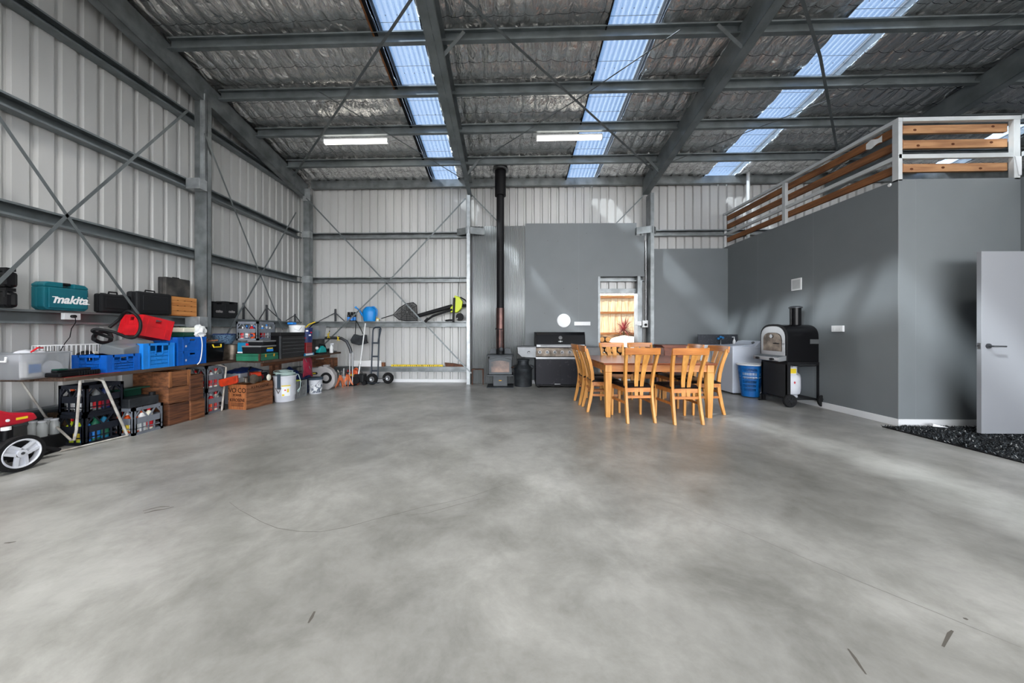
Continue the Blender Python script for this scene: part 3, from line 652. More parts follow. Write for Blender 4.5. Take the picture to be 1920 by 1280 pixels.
def chair_proto(label, loc, rz):
    t = thing('dining_chair', label, 'chair', loc, rz, 'dining chairs round the oak table')
    # local: person faces +Y; rear legs at y=-0.2, front legs at y=+0.2
    seat = MB()
    def sf(u, v):
        a = u*2-1; b_ = v*2-1; w = 0.235-0.02*(1-v)
        e = (1-abs(a)**5)*(1-abs(b_)**5)
        return (a*w, b_*0.215+0.01, 0.455+0.035*max(0, e)**0.5)
    seat.grid(sf, 16, 16)
    vs = len(seat.v); seat.taper((-0.205, 0.205, -0.195, 0.215), (-0.215, 0.215, -0.205, 0.225), 0.445, 0.457)
    seat.build('seat', 'leather', t, smooth=True)
    fr = MB(); fr.box(-0.2, 0.2, 0.175, 0.197, 0.39, 0.445).box(-0.175, 0.175, -0.197, -0.175, 0.39, 0.445)
    for s in (-1, 1): fr.bar((s*0.18, -0.19, 0.4175), (s*0.2, 0.18, 0.4175), 0.022, 0.055)
    fr.build('seat_frame', 'oak_h', t)
    for s in (-1, 1):
        MB().taper((s*0.205-0.014, s*0.205+0.014, 0.176, 0.204), (s*0.205-0.02, s*0.205+0.02, 0.165, 0.205), 0, 0.445).build('front_leg', 'oak', t, bev=0.003)
    # rear legs: side profile curve in yz, splayed outward upward
    prof = [(-0.262, 0.0), (-0.225, 0.16), (-0.195, 0.33), (-0.185, 0.45), (-0.195, 0.58), (-0.225, 0.72), (-0.262, 0.84), (-0.29, 0.93)]
    def yb(z):
        for (a, za), (c, zb) in zip(prof, prof[1:]):
            if za <= z <= zb: return a+(c-a)*(z-za)/(zb-za)
        return prof[-1][0]
    for s in (-1, 1):
        g = MB(); vs = []; fs = []
        for i, (y, z) in enumerate(prof):
            xo = 0.172+0.036*max(0, (z-0.4)/0.53)**1.2
            if z < 0.33: xo = 0.172+0.008*(0.33-z)/0.33
            wx = 0.017; wy = 0.024 if z > 0.1 else 0.019
            for dx, dy in ((-wx, -wy), (wx, -wy), (wx, wy), (-wx, wy)): vs.append((s*xo+dx, y+dy, z))
        for i in range(len(prof)-1):
            for k in range(4): l = (k+1) % 4; fs.append((4*i+k, 4*i+l, 4*i+4+l, 4*i+4+k))
        fs += [(3, 2, 1, 0), tuple(4*(len(prof)-1)+k for k in range(4))]
        g.add(vs, fs).build('rear_leg', 'oak', t, bev=0.004, smooth=True)
    # top rail, gently bowed
    g = MB(); vs = []; fs = []; N_ = 12
    for i in range(N_+1):
        a = i/N_*2-1; x = a*0.232; bow = -0.028*(1-a*a)
        for (dy, z) in ((-0.014, 0.885), (0.012, 0.885), (0.0, 0.972), (-0.026, 0.972)): vs.append((x, yb(0.93)+0.0+bow+dy, z-0.004*(a*a)))
    for i in range(N_):
        for k in range(4): l = (k+1) % 4; fs.append((4*i+k, 4*i+l, 4*i+4+l, 4*i+4+k))
    fs += [(3, 2, 1, 0), tuple(4*N_+k for k in range(4))]
    g.add(vs, fs).build('top_rail', 'oak_h', t, bev=0.005, smooth=True)
    MB().box(-0.16, 0.16, yb(0.33)-0.013, yb(0.33)+0.013, 0.31, 0.345).build('lower_rail', 'oak_h', t, bev=0.002)
    for s in (-1, 1):
        g = MB(); vs = []; fs = []; zz = [0.34, 0.45, 0.55, 0.65, 0.75, 0.83, 0.89]
        for z in zz:
            k = (z-0.34)/0.55; w = 0.022+0.020*k**1.8; cx = s*(0.034+0.022*k**1.3); bow = -0.026*k
            for dx, dy in ((-w, -0.006), (w, -0.006), (w, 0.006), (-w, 0.006)): vs.append((cx+dx, yb(z)+bow+dy, z))
        for i in range(len(zz)-1):
            for q in range(4): l = (q+1) % 4; fs.append((4*i+q, 4*i+l, 4*i+4+l, 4*i+4+q))
        fs += [(3, 2, 1, 0), tuple(4*(len(zz)-1)+q for q in range(4))]
        g.add(vs, fs).build('back_slat', 'oak', t, bev=0.002)
    for s in (-1, 1): MB().bar((s*0.175, yb(0.24)+0.01, 0.25), (s*0.2, 0.18, 0.25), 0.018, 0.032).build('side_stretcher', 'oak_h', t)
    return t
ch = chair_proto('oak dining chair with black seat, back to camera at left of the near side', (1.665, 4.63, 0), R(5))
G_ = 'dining chairs round the oak table'
dup(ch, (2.245, 4.575, 0), R(3), 'oak dining chair with black seat, back to camera at right of the near side')
dup(ch, (1.40, 5.13, 0), R(-91), 'oak dining chair on left side of table, nearer the camera')
dup(ch, (1.37, 5.60, 0), R(-89), 'oak dining chair on left side of table, nearer the barbecue')
dup(ch, (2.76, 5.02, 0), R(92), 'oak dining chair on right side of table, nearer the camera')
dup(ch, (2.74, 5.60, 0), R(90), 'oak dining chair on right side of table, nearer the washing machine')
dup(ch, (1.90, 6.06, 0), R(180), 'oak dining chair on far side of table, in front of the log pile')
dup(ch, (2.43, 6.06, 0), R(181), 'oak dining chair on far side of table, in front of the red-brown cabinet')

# ================================================================== WOOD HEATER, FLUE, CAN
HX = -0.205
t = thing('wood_heater', 'small grey cast wood heater with arched glass door on a pedestal', 'heater', (HX, 7.2, 0))
MB().box(-0.28, 0.28, -0.2, 0.3, 0, 0.012).build('hearth_plate', 'iron', t)
MB().box(-0.15, 0.15, -0.02, 0.26, 0.012, 0.24).build('pedestal', 'iron_heater', t, bev=0.004)
MB().sph((0, -0.026, 0.13), 0.035, (1, 0.15, 0.28)).build('badge', 'brass', t)
MB().box(-0.275, 0.275, -0.17, 0.3, 0.24, 0.262).build('ash_lip', 'iron_heater', t, bev=0.003)
MB().box(-0.25, 0.25, -0.1, 0.3, 0.262, 0.66).build('firebox', 'iron_heater', t, bev=0.006)
MB().box(-0.28, 0.28, -0.14, 0.3, 0.66, 0.685).build('top_plate', 'iron', t, bev=0.004)
MB().prism([(-0.25, 0.685), (-0.2, 0.80), (0.2, 0.80), (0.25, 0.685)], 'xz', 0.27, 0.3).build('rear_shield', 'iron_heater', t)
arc = [(-0.25, 0.27), (0.25, 0.27), (0.25, 0.58)]+[(0.25-0.5*i/10, 0.58+0.055*math.sin(math.pi*i/10)) for i in range(1, 10)]+[(-0.25, 0.58)]
d = MB().prism([(x*0.96, z) for x, z in arc], 'xz', -0.125, -0.1).build('door', 'iron_heater', t, bev=0.006)
mat('heater_glass', (150, 122, 108), 0.12, 0, vs=4, c2=(74, 72, 74))
arc2 = [(-0.19, 0.32), (0.19, 0.32), (0.19, 0.53)]+[(0.19-0.38*i/10, 0.53+0.035*math.sin(math.pi*i/10)) for i in range(1, 10)]+[(-0.19, 0.53)]
MB().prism(arc2, 'xz', -0.13, -0.124).build('glass', 'heater_glass', d)
MB().tube([(0.24, -0.13, 0.42), (0.26, -0.16, 0.43), (0.29, -0.16, 0.425)], 0.012, 8).build('door_handle', 'rust', d)
MB().tube([(-0.25, -0.15, 0.64), (-0.22, -0.15, 0.62)], 0.012, 8).build('air_lever', 'black', t)
MB().tube([(0, 0.05, 0.68), (0, 0.05, 0.80)], 0.09, 20).build('flue_collar', 'black', t)
t = thing('flue_pipe', 'tall matt black flue pipe rising from the wood heater through the roof', 'flue', (HX, 7.25, 0.8))
MB().tube([(0, 0, 0), (0, 0, 3.35)], 0.082, 24).build('pipe', 'black', t, smooth=True)
for z in (0.86, 2.1): MB().tube([(0, 0, z), (0, 0, z+0.012)], 0.086, 24).build('joint_ring', 'black_plastic', t)
MB().tube([(0, 0, 3.3), (0, 0, 3.36), (0, 0, 3.98)], 0.118, 24).build('ceiling_sleeve', 'black', t, smooth=True)
MB().tube([(0, 0, 3.84), (0, 0, 3.87)], 0.17, 24).build('ceiling_flashing', 'steel', t)
b = MB(); a0 = R(-150); n = 14
for i in range(n): 
    a1 = a0+R(120)*i/n; a2 = a0+R(120)*(i+1)/n; r = 0.1
    for rr in (0,): b.add([(r*math.cos(a1), r*math.sin(a1), 0.02), (r*math.cos(a2), r*math.sin(a2), 0.02), (r*math.cos(a2), r*math.sin(a2), 0.88), (r*math.cos(a1), r*math.sin(a1), 0.88)], [(0, 1, 2, 3)])
mat('copperish', (92, 66, 62), 0.3, 0.7, var=0.3, vs=6)
b.build('heat_shield', 'copperish', t, thick=0.002)
t = thing('fire_tools', 'black fire tools hanging against the lower flue pipe', 'tools', (HX, 7.1, 0.72))
MB().tube([(-0.05, 0, 0.05), (-0.05, 0, 0.5), (-0.09, -0.01, 0.53), (-0.1, -0.01, 0.5)], 0.009, 6).build('poker', 'black', t)
MB().tube([(0.02, 0, 0.12), (0.02, 0, 0.52)], 0.008, 6).sph((0.02, 0, 0.08), 0.05, (0.9, 0.3, 1)).build('shovel', 'iron', t)
MB().tube([(0.06, 0, 0.2), (0.055, 0, 0.46)], 0.008, 6).build('tongs', 'black', t)
MB().box(-0.09, 0.08, -0.004, 0.01, 0.5, 0.515).build('hook_rail', 'black', t)
# small rusty stand
p = aY(897, 720, 7.42); t = thing('iron_stand', 'small rusty iron stand between pale post and wood heater', 'stand', (p[0]-0.02, 7.42, 0))
MB().box(-0.13, 0.13, -0.03, 0.12, 0.33, 0.345).build('top', 'rust', t)
for x in (-0.125, 0.115): MB().taper((x, x+0.02, -0.02, 0.02), (x-0.005, x+0.025, -0.03, 0.03), 0, 0.33).build('leg', 'rust', t)
# milk can
t = thing('milk_can', 'old dented grey metal milk can beside the wood heater', 'can', (0.29, 7.3, 0))
MB().lathe([(0.001, 0), (0.185, 0), (0.19, 0.02), (0.188, 0.34), (0.20, 0.36), (0.20, 0.38), (0.185, 0.39), (0.13, 0.455), (0.12, 0.47), (0.12, 0.55)], 28).build('body', 'iron', t, smooth=True)
MB().lathe([(0.12, 0.545), (0.135, 0.55), (0.137, 0.575), (0.12, 0.58), (0.03, 0.575), (0.001, 0.575)], 28).build('lid', 'iron', t, smooth=True)
for s in (-1, 1): MB().tube([(s*0.17, 0, 0.36), (s*0.215, 0, 0.38), (s*0.215, 0, 0.43), (s*0.15, 0, 0.45)], 0.009, 8).build('handle', 'iron', t)

# ================================================================== BARBECUE
t = thing('barbecue', 'large black hooded gas barbecue with steel control panel and side shelves', 'barbecue', (1.055, 7.25, 0))
c = MB().box(-0.51, 0.51, -0.19, 0.24, 0.07, 0.60).build('cabinet', 'dark_enamel', t, bev=0.006)
MB().box(-0.003, 0.003, -0.193, -0.19, 0.09, 0.59).build('door_gap', 'black', c)
MB().box(-0.5, 0.5, -0.17, 0.2, 0.03, 0.07).build('base_frame', 'black', t)
for x in (-0.44, 0.44): MB().cyl((x-0.015, -0.15, 0.03), (x+0.015, -0.15, 0.03), 0.03).build('castor', 'rubber', t, smooth=True)
MB().box(-0.12, 0.0, -0.2, -0.19, 0.072, 0.085).build('foot_tray', 'steel', t)
MB().box(-0.515, 0.515, -0.215, 0.24, 0.60, 0.645).build('trim_band', 'steel', t, bev=0.004)
MB().prism([(-0.2, 0.645), (-0.235, 0.66), (-0.2, 0.835), (0.24, 0.835), (0.24, 0.645)], 'yz', -0.515, 0.515).build('control_panel', 'steel_grime', t, bev=0.004)
for i in range(6):
    x = -0.43+0.155*i; k = MB().cyl((x, -0.222, 0.745), (x, -0.265, 0.738), 0.026, 0.02).build('knob', 'steel', t, smooth=True)
    MB().cyl((x, -0.219, 0.745), (x, -0.228, 0.745), 0.034).build('bezel', 'steel', k, smooth=True)
lid = [(-0.2, 0.84), (-0.215, 0.90), (-0.175, 1.10), (-0.13, 1.165), (0.2, 1.165), (0.24, 1.1), (0.24, 0.84)]
h = MB().prism(lid, 'yz', -0.5, 0.5).build('hood', 'black_gloss', t, bev=0.008)
for xa in (-0.515, 0.5): MB().prism(lid, 'yz', xa, xa+0.015).build('hood_side', 'black', h)
MB().box(-0.5, 0.5, -0.222, -0.2, 0.85, 0.905).build('hood_trim', 'steel', h, bev=0.004)
MB().tube([(-0.41, -0.265, 0.885), (0.41, -0.265, 0.885)], 0.014, 12).build('hood_handle', 'steel', h, smooth=True)
for x in (-0.4, 0.4): MB().tube([(x, -0.21, 0.885), (x, -0.27, 0.885)], 0.012, 8).build('handle_bracket', 'steel', h)
MB().cyl((0, -0.188, 1.05), (0, -0.212, 1.045), 0.037, seg=20).build('thermometer', 'steel', h, smooth=True)
MB().box(-0.045, 0.045, -0.207, -0.2, 0.965, 0.975).box(-0.012, 0.012, -0.207, -0.2, 0.955, 0.985).build('badge', 'steel', h)
sh = MB().prism([(-0.51, 0.63), (-0.8, 0.645), (-0.885, 0.72), (-0.9, 0.86), (-0.51, 0.86)], 'xz', -0.215, -0.205).box(-0.9, -0.515, -0.215, 0.22, 0.845, 0.865).build('side_shelf', 'steel_brushed', t, bev=0.003)
MB().cyl((-0.66, -0.216, 0.745), (-0.66, -0.26, 0.74), 0.026, 0.02).build('knob', 'steel', sh, smooth=True)
MB().box(-0.9, -0.515, -0.225, -0.2, 0.862, 0.872).build('shelf_edge', 'black', sh)
MB().prism([(0.515, 0.63), (0.8, 0.66), (0.86, 0.72), (0.87, 0.86), (0.515, 0.86)], 'xz', -0.215, -0.205).box(0.515, 0.87, -0.215, 0.22, 0.845, 0.865).build('side_shelf', 'steel_brushed', t, bev=0.003)
# round cover, power strip on the lining
p = aY(1057, 601, 7.6); o = MB().lathe([(0.001, 0.02), (0.145, 0.02), (0.153, 0.012), (0.155, 0)], 40, Matrix.Translation(p) @ Matrix.Rotation(R(90), 4, 'X')).build('vent_cover', 'white_plastic', smooth=True); tag(o, 'round white disc cover on grey wall above barbecue', 'cover')
p = aY(1091.5, 606.5, 7.6); t = thing('power_strip', 'white six-gang power outlet on wall right of round cover', 'outlet', p); MB().box(-0.178, 0.178, -0.03, 0, -0.042, 0.042).build('housing', 'white_plastic', t, bev=0.004)
for i in range(6):
    x = -0.148+0.0592*i; MB().box(x-0.02, x+0.02, -0.033, -0.03, -0.018, 0.014).build('socket', 'paper', t)
# conduit and outlets beside post
px = aY(1211, 600, 7.56)[0]
t = thing('conduit_run', 'thin white cable conduit running down beside the doorway post', 'conduit', (px, 7.56, 1.3)); MB().tube([(0, 0, 0.02), (0.004, 0, 0.7), (0, 0, 2.05)], 0.008, 8).build('pipe', 'white_plastic', t, smooth=True)
for z in (0.35, 0.78, 1.22, 1.65): MB().box(-0.016, 0.016, -0.006, 0.02, z, z+0.02).build('clip', 'steel', t)
p = aY(1204, 607, 7.55); t = thing('outlet_box', 'white outlet boxes at bottom of the conduit', 'outlet', p); MB().box(-0.14, -0.02, -0.02, 0.03, -0.04, 0.06).build('housing', 'white_plastic', t, bev=0.004); MB().box(0, 0.12, -0.03, 0.03, -0.075, 0.075).build('housing', 'white_plastic', t, bev=0.004)
MB().cyl((0.06, -0.035, -0.02), (0.06, -0.06, -0.02), 0.028).build('plug', 'black', t)
# framing seen between door and post
o = MB().box(aY(1196, 600, 7.7)[0], aY(1203, 600, 7.7)[0], 7.66, 7.77, 0, 2.31).build('trim_stud', 'galv'); struct(o, 'steel stud between doorway and post')

# ================================================================== CABINET, TROUGH, WASHER, BASKET
t = thing('wooden_cabinet', 'dark red-brown wooden cabinet with flared top behind the table', 'cabinet', (3.38, 7.1, 0))
MB().prism([(-0.31, 0.905), (0.31, 0.905), (0.29, 0.88), (0.25, 0.845), (-0.25, 0.845), (-0.29, 0.88)], 'xz', -0.2, 0.2).build('cornice', 'wood_red', t, bev=0.003)
MB().box(-0.25, 0.25, -0.17, 0.18, 0.06, 0.845).build('body', 'wood_red', t, bev=0.003)
for s in (-1, 1):
    d = MB().box(min(0.004*s, 0.24*s), max(0.004*s, 0.24*s), -0.185, -0.17, 0.1, 0.80).build('door', 'wood_red', t, bev=0.003)
    MB().sph((0.03*s, -0.2, 0.5), 0.013).build('knob', 'brass', d)
for x in (-0.23, 0.2): MB().box(x, x+0.03, -0.16, 0.17, 0, 0.06).build('plinth', 'wood_red', t)
t = thing('laundry_trough', 'white laundry trough with dark splash panel behind washing machine', 'trough', (4.41, 7.3, 0))
MB().box(-0.40, 0.40, -0.1, 0.26, 0.05, 0.86).build('cabinet', 'white_paint', t, bev=0.004)
MB().box(-0.41, 0.41, -0.115, 0.28, 0.86, 0.895).build('worktop', 'white_plastic', t, bev=0.004)
mat('dark_board', (52, 55, 62), 0.5, 0, vs=30, c2=(72, 76, 84), vpos=(0.55, 0.7))
MB().box(-0.42, 0.40, -0.05, -0.03, 0.895, 1.115).build('splash_panel', 'dark_board', t)
f = MB().tube([(0.02, -0.09, 0.895), (0.02, -0.09, 1.0), (0.02, -0.12, 1.03), (0.02, -0.16, 1.02)], 0.012, 10).build('tap', 'steel', t, smooth=True)
mat('tap_blue', (20, 110, 170), 0.4)
for dx, dz in ((-0.05, 1.03), (0.04, 1.045), (0.0, 1.06)): MB().sph((0.02+dx, -0.1, dz), 0.028, (1.2, 0.6, 0.9), 8, 6).build('tap_handle', 'tap_blue', f)
t = thing('soap_pump', 'small white soap pump bottle on the laundry trough', 'bottle', (4.72, 7.22, 0.895))
MB().lathe([(0.001, 0), (0.028, 0), (0.03, 0.07), (0.02, 0.1), (0.012, 0.11), (0.012, 0.13)], 14).build('body', 'white_plastic', t, smooth=True)
MB().tube([(0, 0, 0.13), (0, 0, 0.165), (-0.045, 0, 0.165)], 0.008, 8).build('pump', 'white_plastic', t)
t = thing('washing_machine', 'white top-loading washing machine beside blue laundry basket', 'washing machine', (4.475, 6.76, 0), R(-90))
MB().box(-0.33, 0.33, -0.3, 0.33, 0.02, 0.86).build('body', 'appliance', t, bev=0.012)
MB().box(-0.335, 0.335, -0.305, 0.335, 0.855, 0.895).build('top', 'appliance', t, bev=0.012)
MB().prism([(-0.28, 0.895), (-0.27, 0.905), (0.12, 0.925), (0.14, 0.895)], 'yz', -0.27, 0.27).build('lid', 'appliance', t, bev=0.006)
q = MB().prism([(0.12, 0.895), (0.20, 0.985), (0.3, 1.0), (0.33, 0.97), (0.33, 0.895)], 'yz', -0.30, 0.32).build('console', 'appliance', t, bev=0.01)
MB().cyl((0.2, 0.17, 0.955), (0.2, 0.155, 0.975), 0.025).build('dial', 'grey_mid', q)
MB().box(-0.331, -0.327, -0.22, -0.2, 0.55, 0.62).build('sticker', 'blue_crate', t)
for x in (-0.28, 0.28):
    for y in (-0.26, 0.28): MB().cyl((x, y, 0), (x, y, 0.03), 0.025).build('foot', 'black', t)
# laundry basket
t = thing('laundry_basket', 'tall blue slotted laundry basket with white rim beside washing machine', 'basket', (4.33, 6.19, 0))
b = MB(); n = 48; rows = [0.02, 0.10, 0.17, 0.24, 0.31, 0.38, 0.45, 0.52, 0.57]
def rb(z): return 0.135+0.06*z/0.57
def pt(k, z): a = 2*math.pi*k/n; return (rb(z)*1.0*math.cos(a), rb(z)*0.9*math.sin(a), z)
for j in range(len(rows)-1):
    solid = j in (0, 7)
    for k in range(n):
        if solid or k % 12 in (0, 1):
            b.add([pt(k, rows[j]), pt(k+1, rows[j]), pt(k+1, rows[j+1]), pt(k, rows[j+1])], [(0, 1, 2, 3)])
        else:
            b.add([pt(k, rows[j]), pt(k+0.35, rows[j]), pt(k+0.35, rows[j+1]), pt(k, rows[j+1])], [(0, 1, 2, 3)])
            b.add([pt(k, rows[j]), pt(k+1, rows[j]), pt(k+1, rows[j]+0.022), pt(k, rows[j]+0.022)], [(0, 1, 2, 3)])
b.add([pt(k, 0.02) for k in range(n)], [tuple(range(n))])
b.build('body', 'blue_basket', t, thick=0.003)
MB().tube([(0.207*math.cos(2*math.pi*k/40), 0.187*math.sin(2*math.pi*k/40), 0.585) for k in range(40)], 0.013, 8, True).lathe([(0.193, 0.565), (0.205, 0.585)], 40, Matrix.Diagonal((1, 0.9, 1, 1)), cap=False).build('rim', 'white_plastic', t, smooth=True)
MB().lathe([(0.001, 0.3), (0.1, 0.32), (0.16, 0.36), (0.14, 0.44), (0.001, 0.47)], 20).build('laundry', 'white_plastic', t, smooth=True)

# ================================================================== PIZZA OVEN
t = thing('pizza_oven', 'black arched gas pizza oven with steel front on a wheeled stand', 'oven', (4.6, 5.68, 0))
x0, x1, y0, y1 = -0.25, 0.27, -0.27, 0.27
def arch(hw, z0, zc, zt, n=16):   # arch profile in yz
    P = [(-hw, z0), (hw, z0), (hw, zc)]
    for i in range(1, n): a = math.pi*i/n; P.append((hw*math.copysign(abs(math.cos(a))**0.7, math.cos(a)), zc+(zt-zc)*math.sin(a)**0.8))
    return P+[(-hw, zc)]
MB().prism(arch(0.27, 0.70, 1.08, 1.29), 'yz', x0, x1).build('hood', 'black_gloss', t, bev=0.008, smooth=True)
MB().prism(arch(0.28, 0.70, 1.085, 1.30), 'yz', x0-0.012, x0).build('front_rim', 'black', t, bev=0.003)
MB().prism(arch(0.25, 0.74, 1.07, 1.265), 'yz', x0-0.022, x0-0.012).build('front_plate', 'steel', t, bev=0.003)
d = MB().prism(arch(0.185, 0.86, 1.04, 1.16), 'yz', x0-0.034, x0-0.022).build('door', 'steel_grime', t, bev=0.003)
MB().tube([(x0-0.04, -0.1, 0.99), (x0-0.08, -0.1, 0.985), (x0-0.08, -0.2, 0.985)], 0.008, 8).build('handle', 'black', d)
MB().cyl((x0-0.034, 0, 1.1), (x0-0.046, 0, 1.1), 0.03).build('thermometer', 'steel', d, smooth=True)
sv = MB().prism([(x0-0.14, 0.77), (x0, 0.80), (x0, 0.72), (x0-0.12, 0.70), (x0-0.14, 0.71)], 'xz', -0.27, 0.27).build('control_shelf', 'steel', t, bev=0.004)
for y in (-0.14, 0.16): MB().cyl((x0-0.14, y, 0.735), (x0-0.17, y, 0.735), 0.02, 0.017).build('knob', 'black', sv, smooth=True)
MB().tube([(0.1, 0, 1.26), (0.1, 0, 1.56)], 0.075, 24).build('chimney', 'black_gloss', t, smooth=True)
MB().lathe([(0.09, 1.56), (0.092, 1.575), (0.06, 1.595), (0.001, 1.6)], 24, Matrix.Translation((0.1, 0, 0))).build('chimney_cap', 'steel_dark', t, smooth=True)
MB().box(0.10, 0.24, -0.272, -0.268, 0.985, 1.055).build('rating_plate', 'steel', t)
MB().box(x0+0.0, x1, y0-0.01, y1, 0.66, 0.70).build('stand_top', 'black', t, bev=0.003)
MB().box(x0, x0+0.02, y0, y1, 0.13, 0.66).build('front_panel', 'black_plastic', t, bev=0.003)
for x, y in ((x0, y0-0.01), (x1-0.045, y0-0.01), (x0, y1-0.04), (x1-0.045, y1-0.04)):
    MB().box(x, x+0.045, y, y+0.045, 0.06 if y < 0 else 0.0, 0.66).build('stand_leg', 'black', t, bev=0.003)
MB().box(x0-0.06, x0+0.05, y1-0.045, y1, 0, 0.015).build('foot', 'black', t)
MB().box(x0, x1, y0, y1, 0.105, 0.125).build('base_shelf', 'black', t)
MB().tube([(x0, y0, 0.66), (x0+0.2, y0, 0.635), (x1-0.1, y0, 0.64), (x1, y0, 0.66)], 0.008, 6).build('gas_hose', 'black', t)
for x in (x0-0.0, x1-0.0):
    w = MB().lathe([(0.03, -0.022), (0.092, -0.022), (0.1, -0.012), (0.1, 0.012), (0.092, 0.022), (0.03, 0.022)], 28, Matrix.Translation((x, y0-0.05, 0.1)) @ Matrix.Rotation(R(90), 4, 'X')).build('wheel', 'rubber', t, smooth=True)
    b = MB(); 
    for k in range(5): a = 2*math.pi*k/5; b.bar((x, y0-0.073, 0.1), (x+0.062*math.cos(a), y0-0.073, 0.1+0.062*math.sin(a)), 0.014, 0.012, up=(0, 1, 0))
    b.cyl((x, y0-0.08, 0.1), (x, y0-0.02, 0.1), 0.02); b.build('hub', 'black_plastic', w)
def gas(lab, loc, flag=True):
    t = thing('gas_bottle', lab, 'gas bottle', loc, 0, 'gas bottles in the oven stand')
    MB().lathe([(0.001, 0.03), (0.09, 0.03), (0.128, 0.06), (0.138, 0.11), (0.138, 0.29), (0.128, 0.34), (0.09, 0.375), (0.001, 0.385)], 28).build('tank', 'white_dirty', t, smooth=True)
    MB().lathe([(0.095, 0), (0.1, 0), (0.1, 0.035), (0.095, 0.035)], 24, cap=False).build('foot_ring', 'white_dirty', t, thick=0.003)
    b = MB(); 
    for k in range(22):
        a = R(20+k*14.5); a2 = R(20+(k+1)*14.5); b.add([(0.09*math.cos(a), 0.09*math.sin(a), 0.36), (0.09*math.cos(a2), 0.09*math.sin(a2), 0.36), (0.09*math.cos(a2), 0.09*math.sin(a2), 0.48), (0.09*math.cos(a), 0.09*math.sin(a), 0.48)], [(0, 1, 2, 3)])
    b.build('collar', 'white_dirty', t, thick=0.003)
    MB().cyl((0, 0, 0.38), (0, 0, 0.45), 0.02).build('valve', 'brass', t)
    if flag:
        MB().box(-0.06, 0.03, -0.094, -0.09, 0.385, 0.46).build('yellow_label', 'yellow', t)
        MB().box(-0.045, -0.015, -0.141, -0.137, 0.24, 0.25).box(-0.035, -0.025, -0.141, -0.137, 0.225, 0.265).build('red_mark', 'red', t)
gas('white gas bottle with yellow label at front of oven stand', (4.53, 5.59, 0.125))
gas('white gas bottle tucked behind the yellow-labelled one', (4.71, 5.80, 0.125), False)

# ================================================================== ON THE MEZZANINE WALL
p = aX(1494, 533, BX); t = thing('wall_vent', 'small square white framed plate high on the grey side wall', 'vent', p)
MB().box(-0.012, 0, -0.1, 0.1, -0.1, 0.1).build('frame', 'white_plastic', t, bev=0.003); MB().box(-0.014, -0.01, -0.075, 0.075, -0.075, 0.075).build('grille', 'rail_white', t)
p = aX(1573, 616, BX); t = thing('power_outlet', 'white double power outlet on the grey side wall', 'outlet', p)
MB().box(-0.03, 0, -0.085, 0.085, -0.045, 0.045).build('housing', 'white_plastic', t, bev=0.004)
for s in (-1, 1): MB().box(-0.033, -0.03, s*0.045-0.014, s*0.045+0.014, -0.02, 0.015).build('socket', 'paper', t)
# door leaf
t = thing('door', 'plain white door standing open beside the black mat', 'door', (RX-0.05, 4.0, 0.03), R(180+1.0))
MB().box(0, 0.93, -0.0, 0.04, 0, 2.05).build('leaf', 'door_paint', t, bev=0.002)
def lever(s):
    y = -0.001 if s < 0 else 0.041
    hx_ = 0.86
    return MB().cyl((hx_, y, 0.985), (hx_, y+s*0.012, 0.985), 0.028).tube([(hx_, y, 0.985), (hx_, y+s*0.05, 0.985), (hx_-0.02, y+s*0.055, 0.985), (hx_-0.12, y+s*0.055, 0.983)], 0.009, 10)
lever(1).build('handle', 'steel_dark', t, smooth=True); lever(-1).build('handle', 'steel_dark', t, smooth=True)
MB().box(0.93, 0.933, 0.008, 0.034, 0.95, 1.02).build('latch_plate', 'steel', t)
MB().box(0.93, 0.945, 0.015, 0.028, 0.977, 0.995).build('latch', 'steel_dark', t)
t2 = thing('door_stop', 'small white wedge door stop on the mat behind the door', 'door stop', (5.12, 4.24, 0.03), R(-20)); MB().prism([(0, 0), (0.13, 0), (0.0, 0.035)], 'xz', -0.02, 0.02).build('wedge', 'white_plastic', t2)
# shaggy mat
t = thing('shaggy_mat', 'long black and grey shaggy mat lying along the end wall', 'mat', (5.45, 3.6, 0))
MB().box(-0.86, 0.82, -1.0, 0.69, 0, 0.012).build('backing', 'black', t)
b = MB(); mats = [bpy.data.materials['rubber'], MT['grey_mid'], MT['black_plastic'], MT['green_dark']]
mat('pile_dark', (30, 34, 37), 0.9); mat('pile_mid', (66, 72, 76), 0.9); mat('pile_light', (140, 142, 142), 0.9)
mbs = [MB(), MB(), MB()]
for i in range(15000):
    x = random.uniform(-0.86, 0.82); y = random.uniform(-1.0, 0.69); q = mbs[random.choices((0, 1, 2), (0.66, 0.26, 0.08))[0]]
    a = random.uniform(0, 6.28); h = random.uniform(0.012, 0.034); l = random.uniform(0.01, 0.03); w = 0.004
    dx, dy = math.cos(a), math.sin(a)
    q.add([(x-dy*w, y+dx*w, 0.008), (x+dy*w, y-dx*w, 0.008), (x+dx*l+dy*w, y+dy*l-dx*w, h), (x+dx*l-dy*w, y+dy*l+dx*w, h)], [(0, 1, 2, 3)])
for q, m_ in zip(mbs, ('pile_dark', 'pile_mid', 'pile_light')):
    o = q.build('pile', m_, t); o['kind'] = 'stuff'

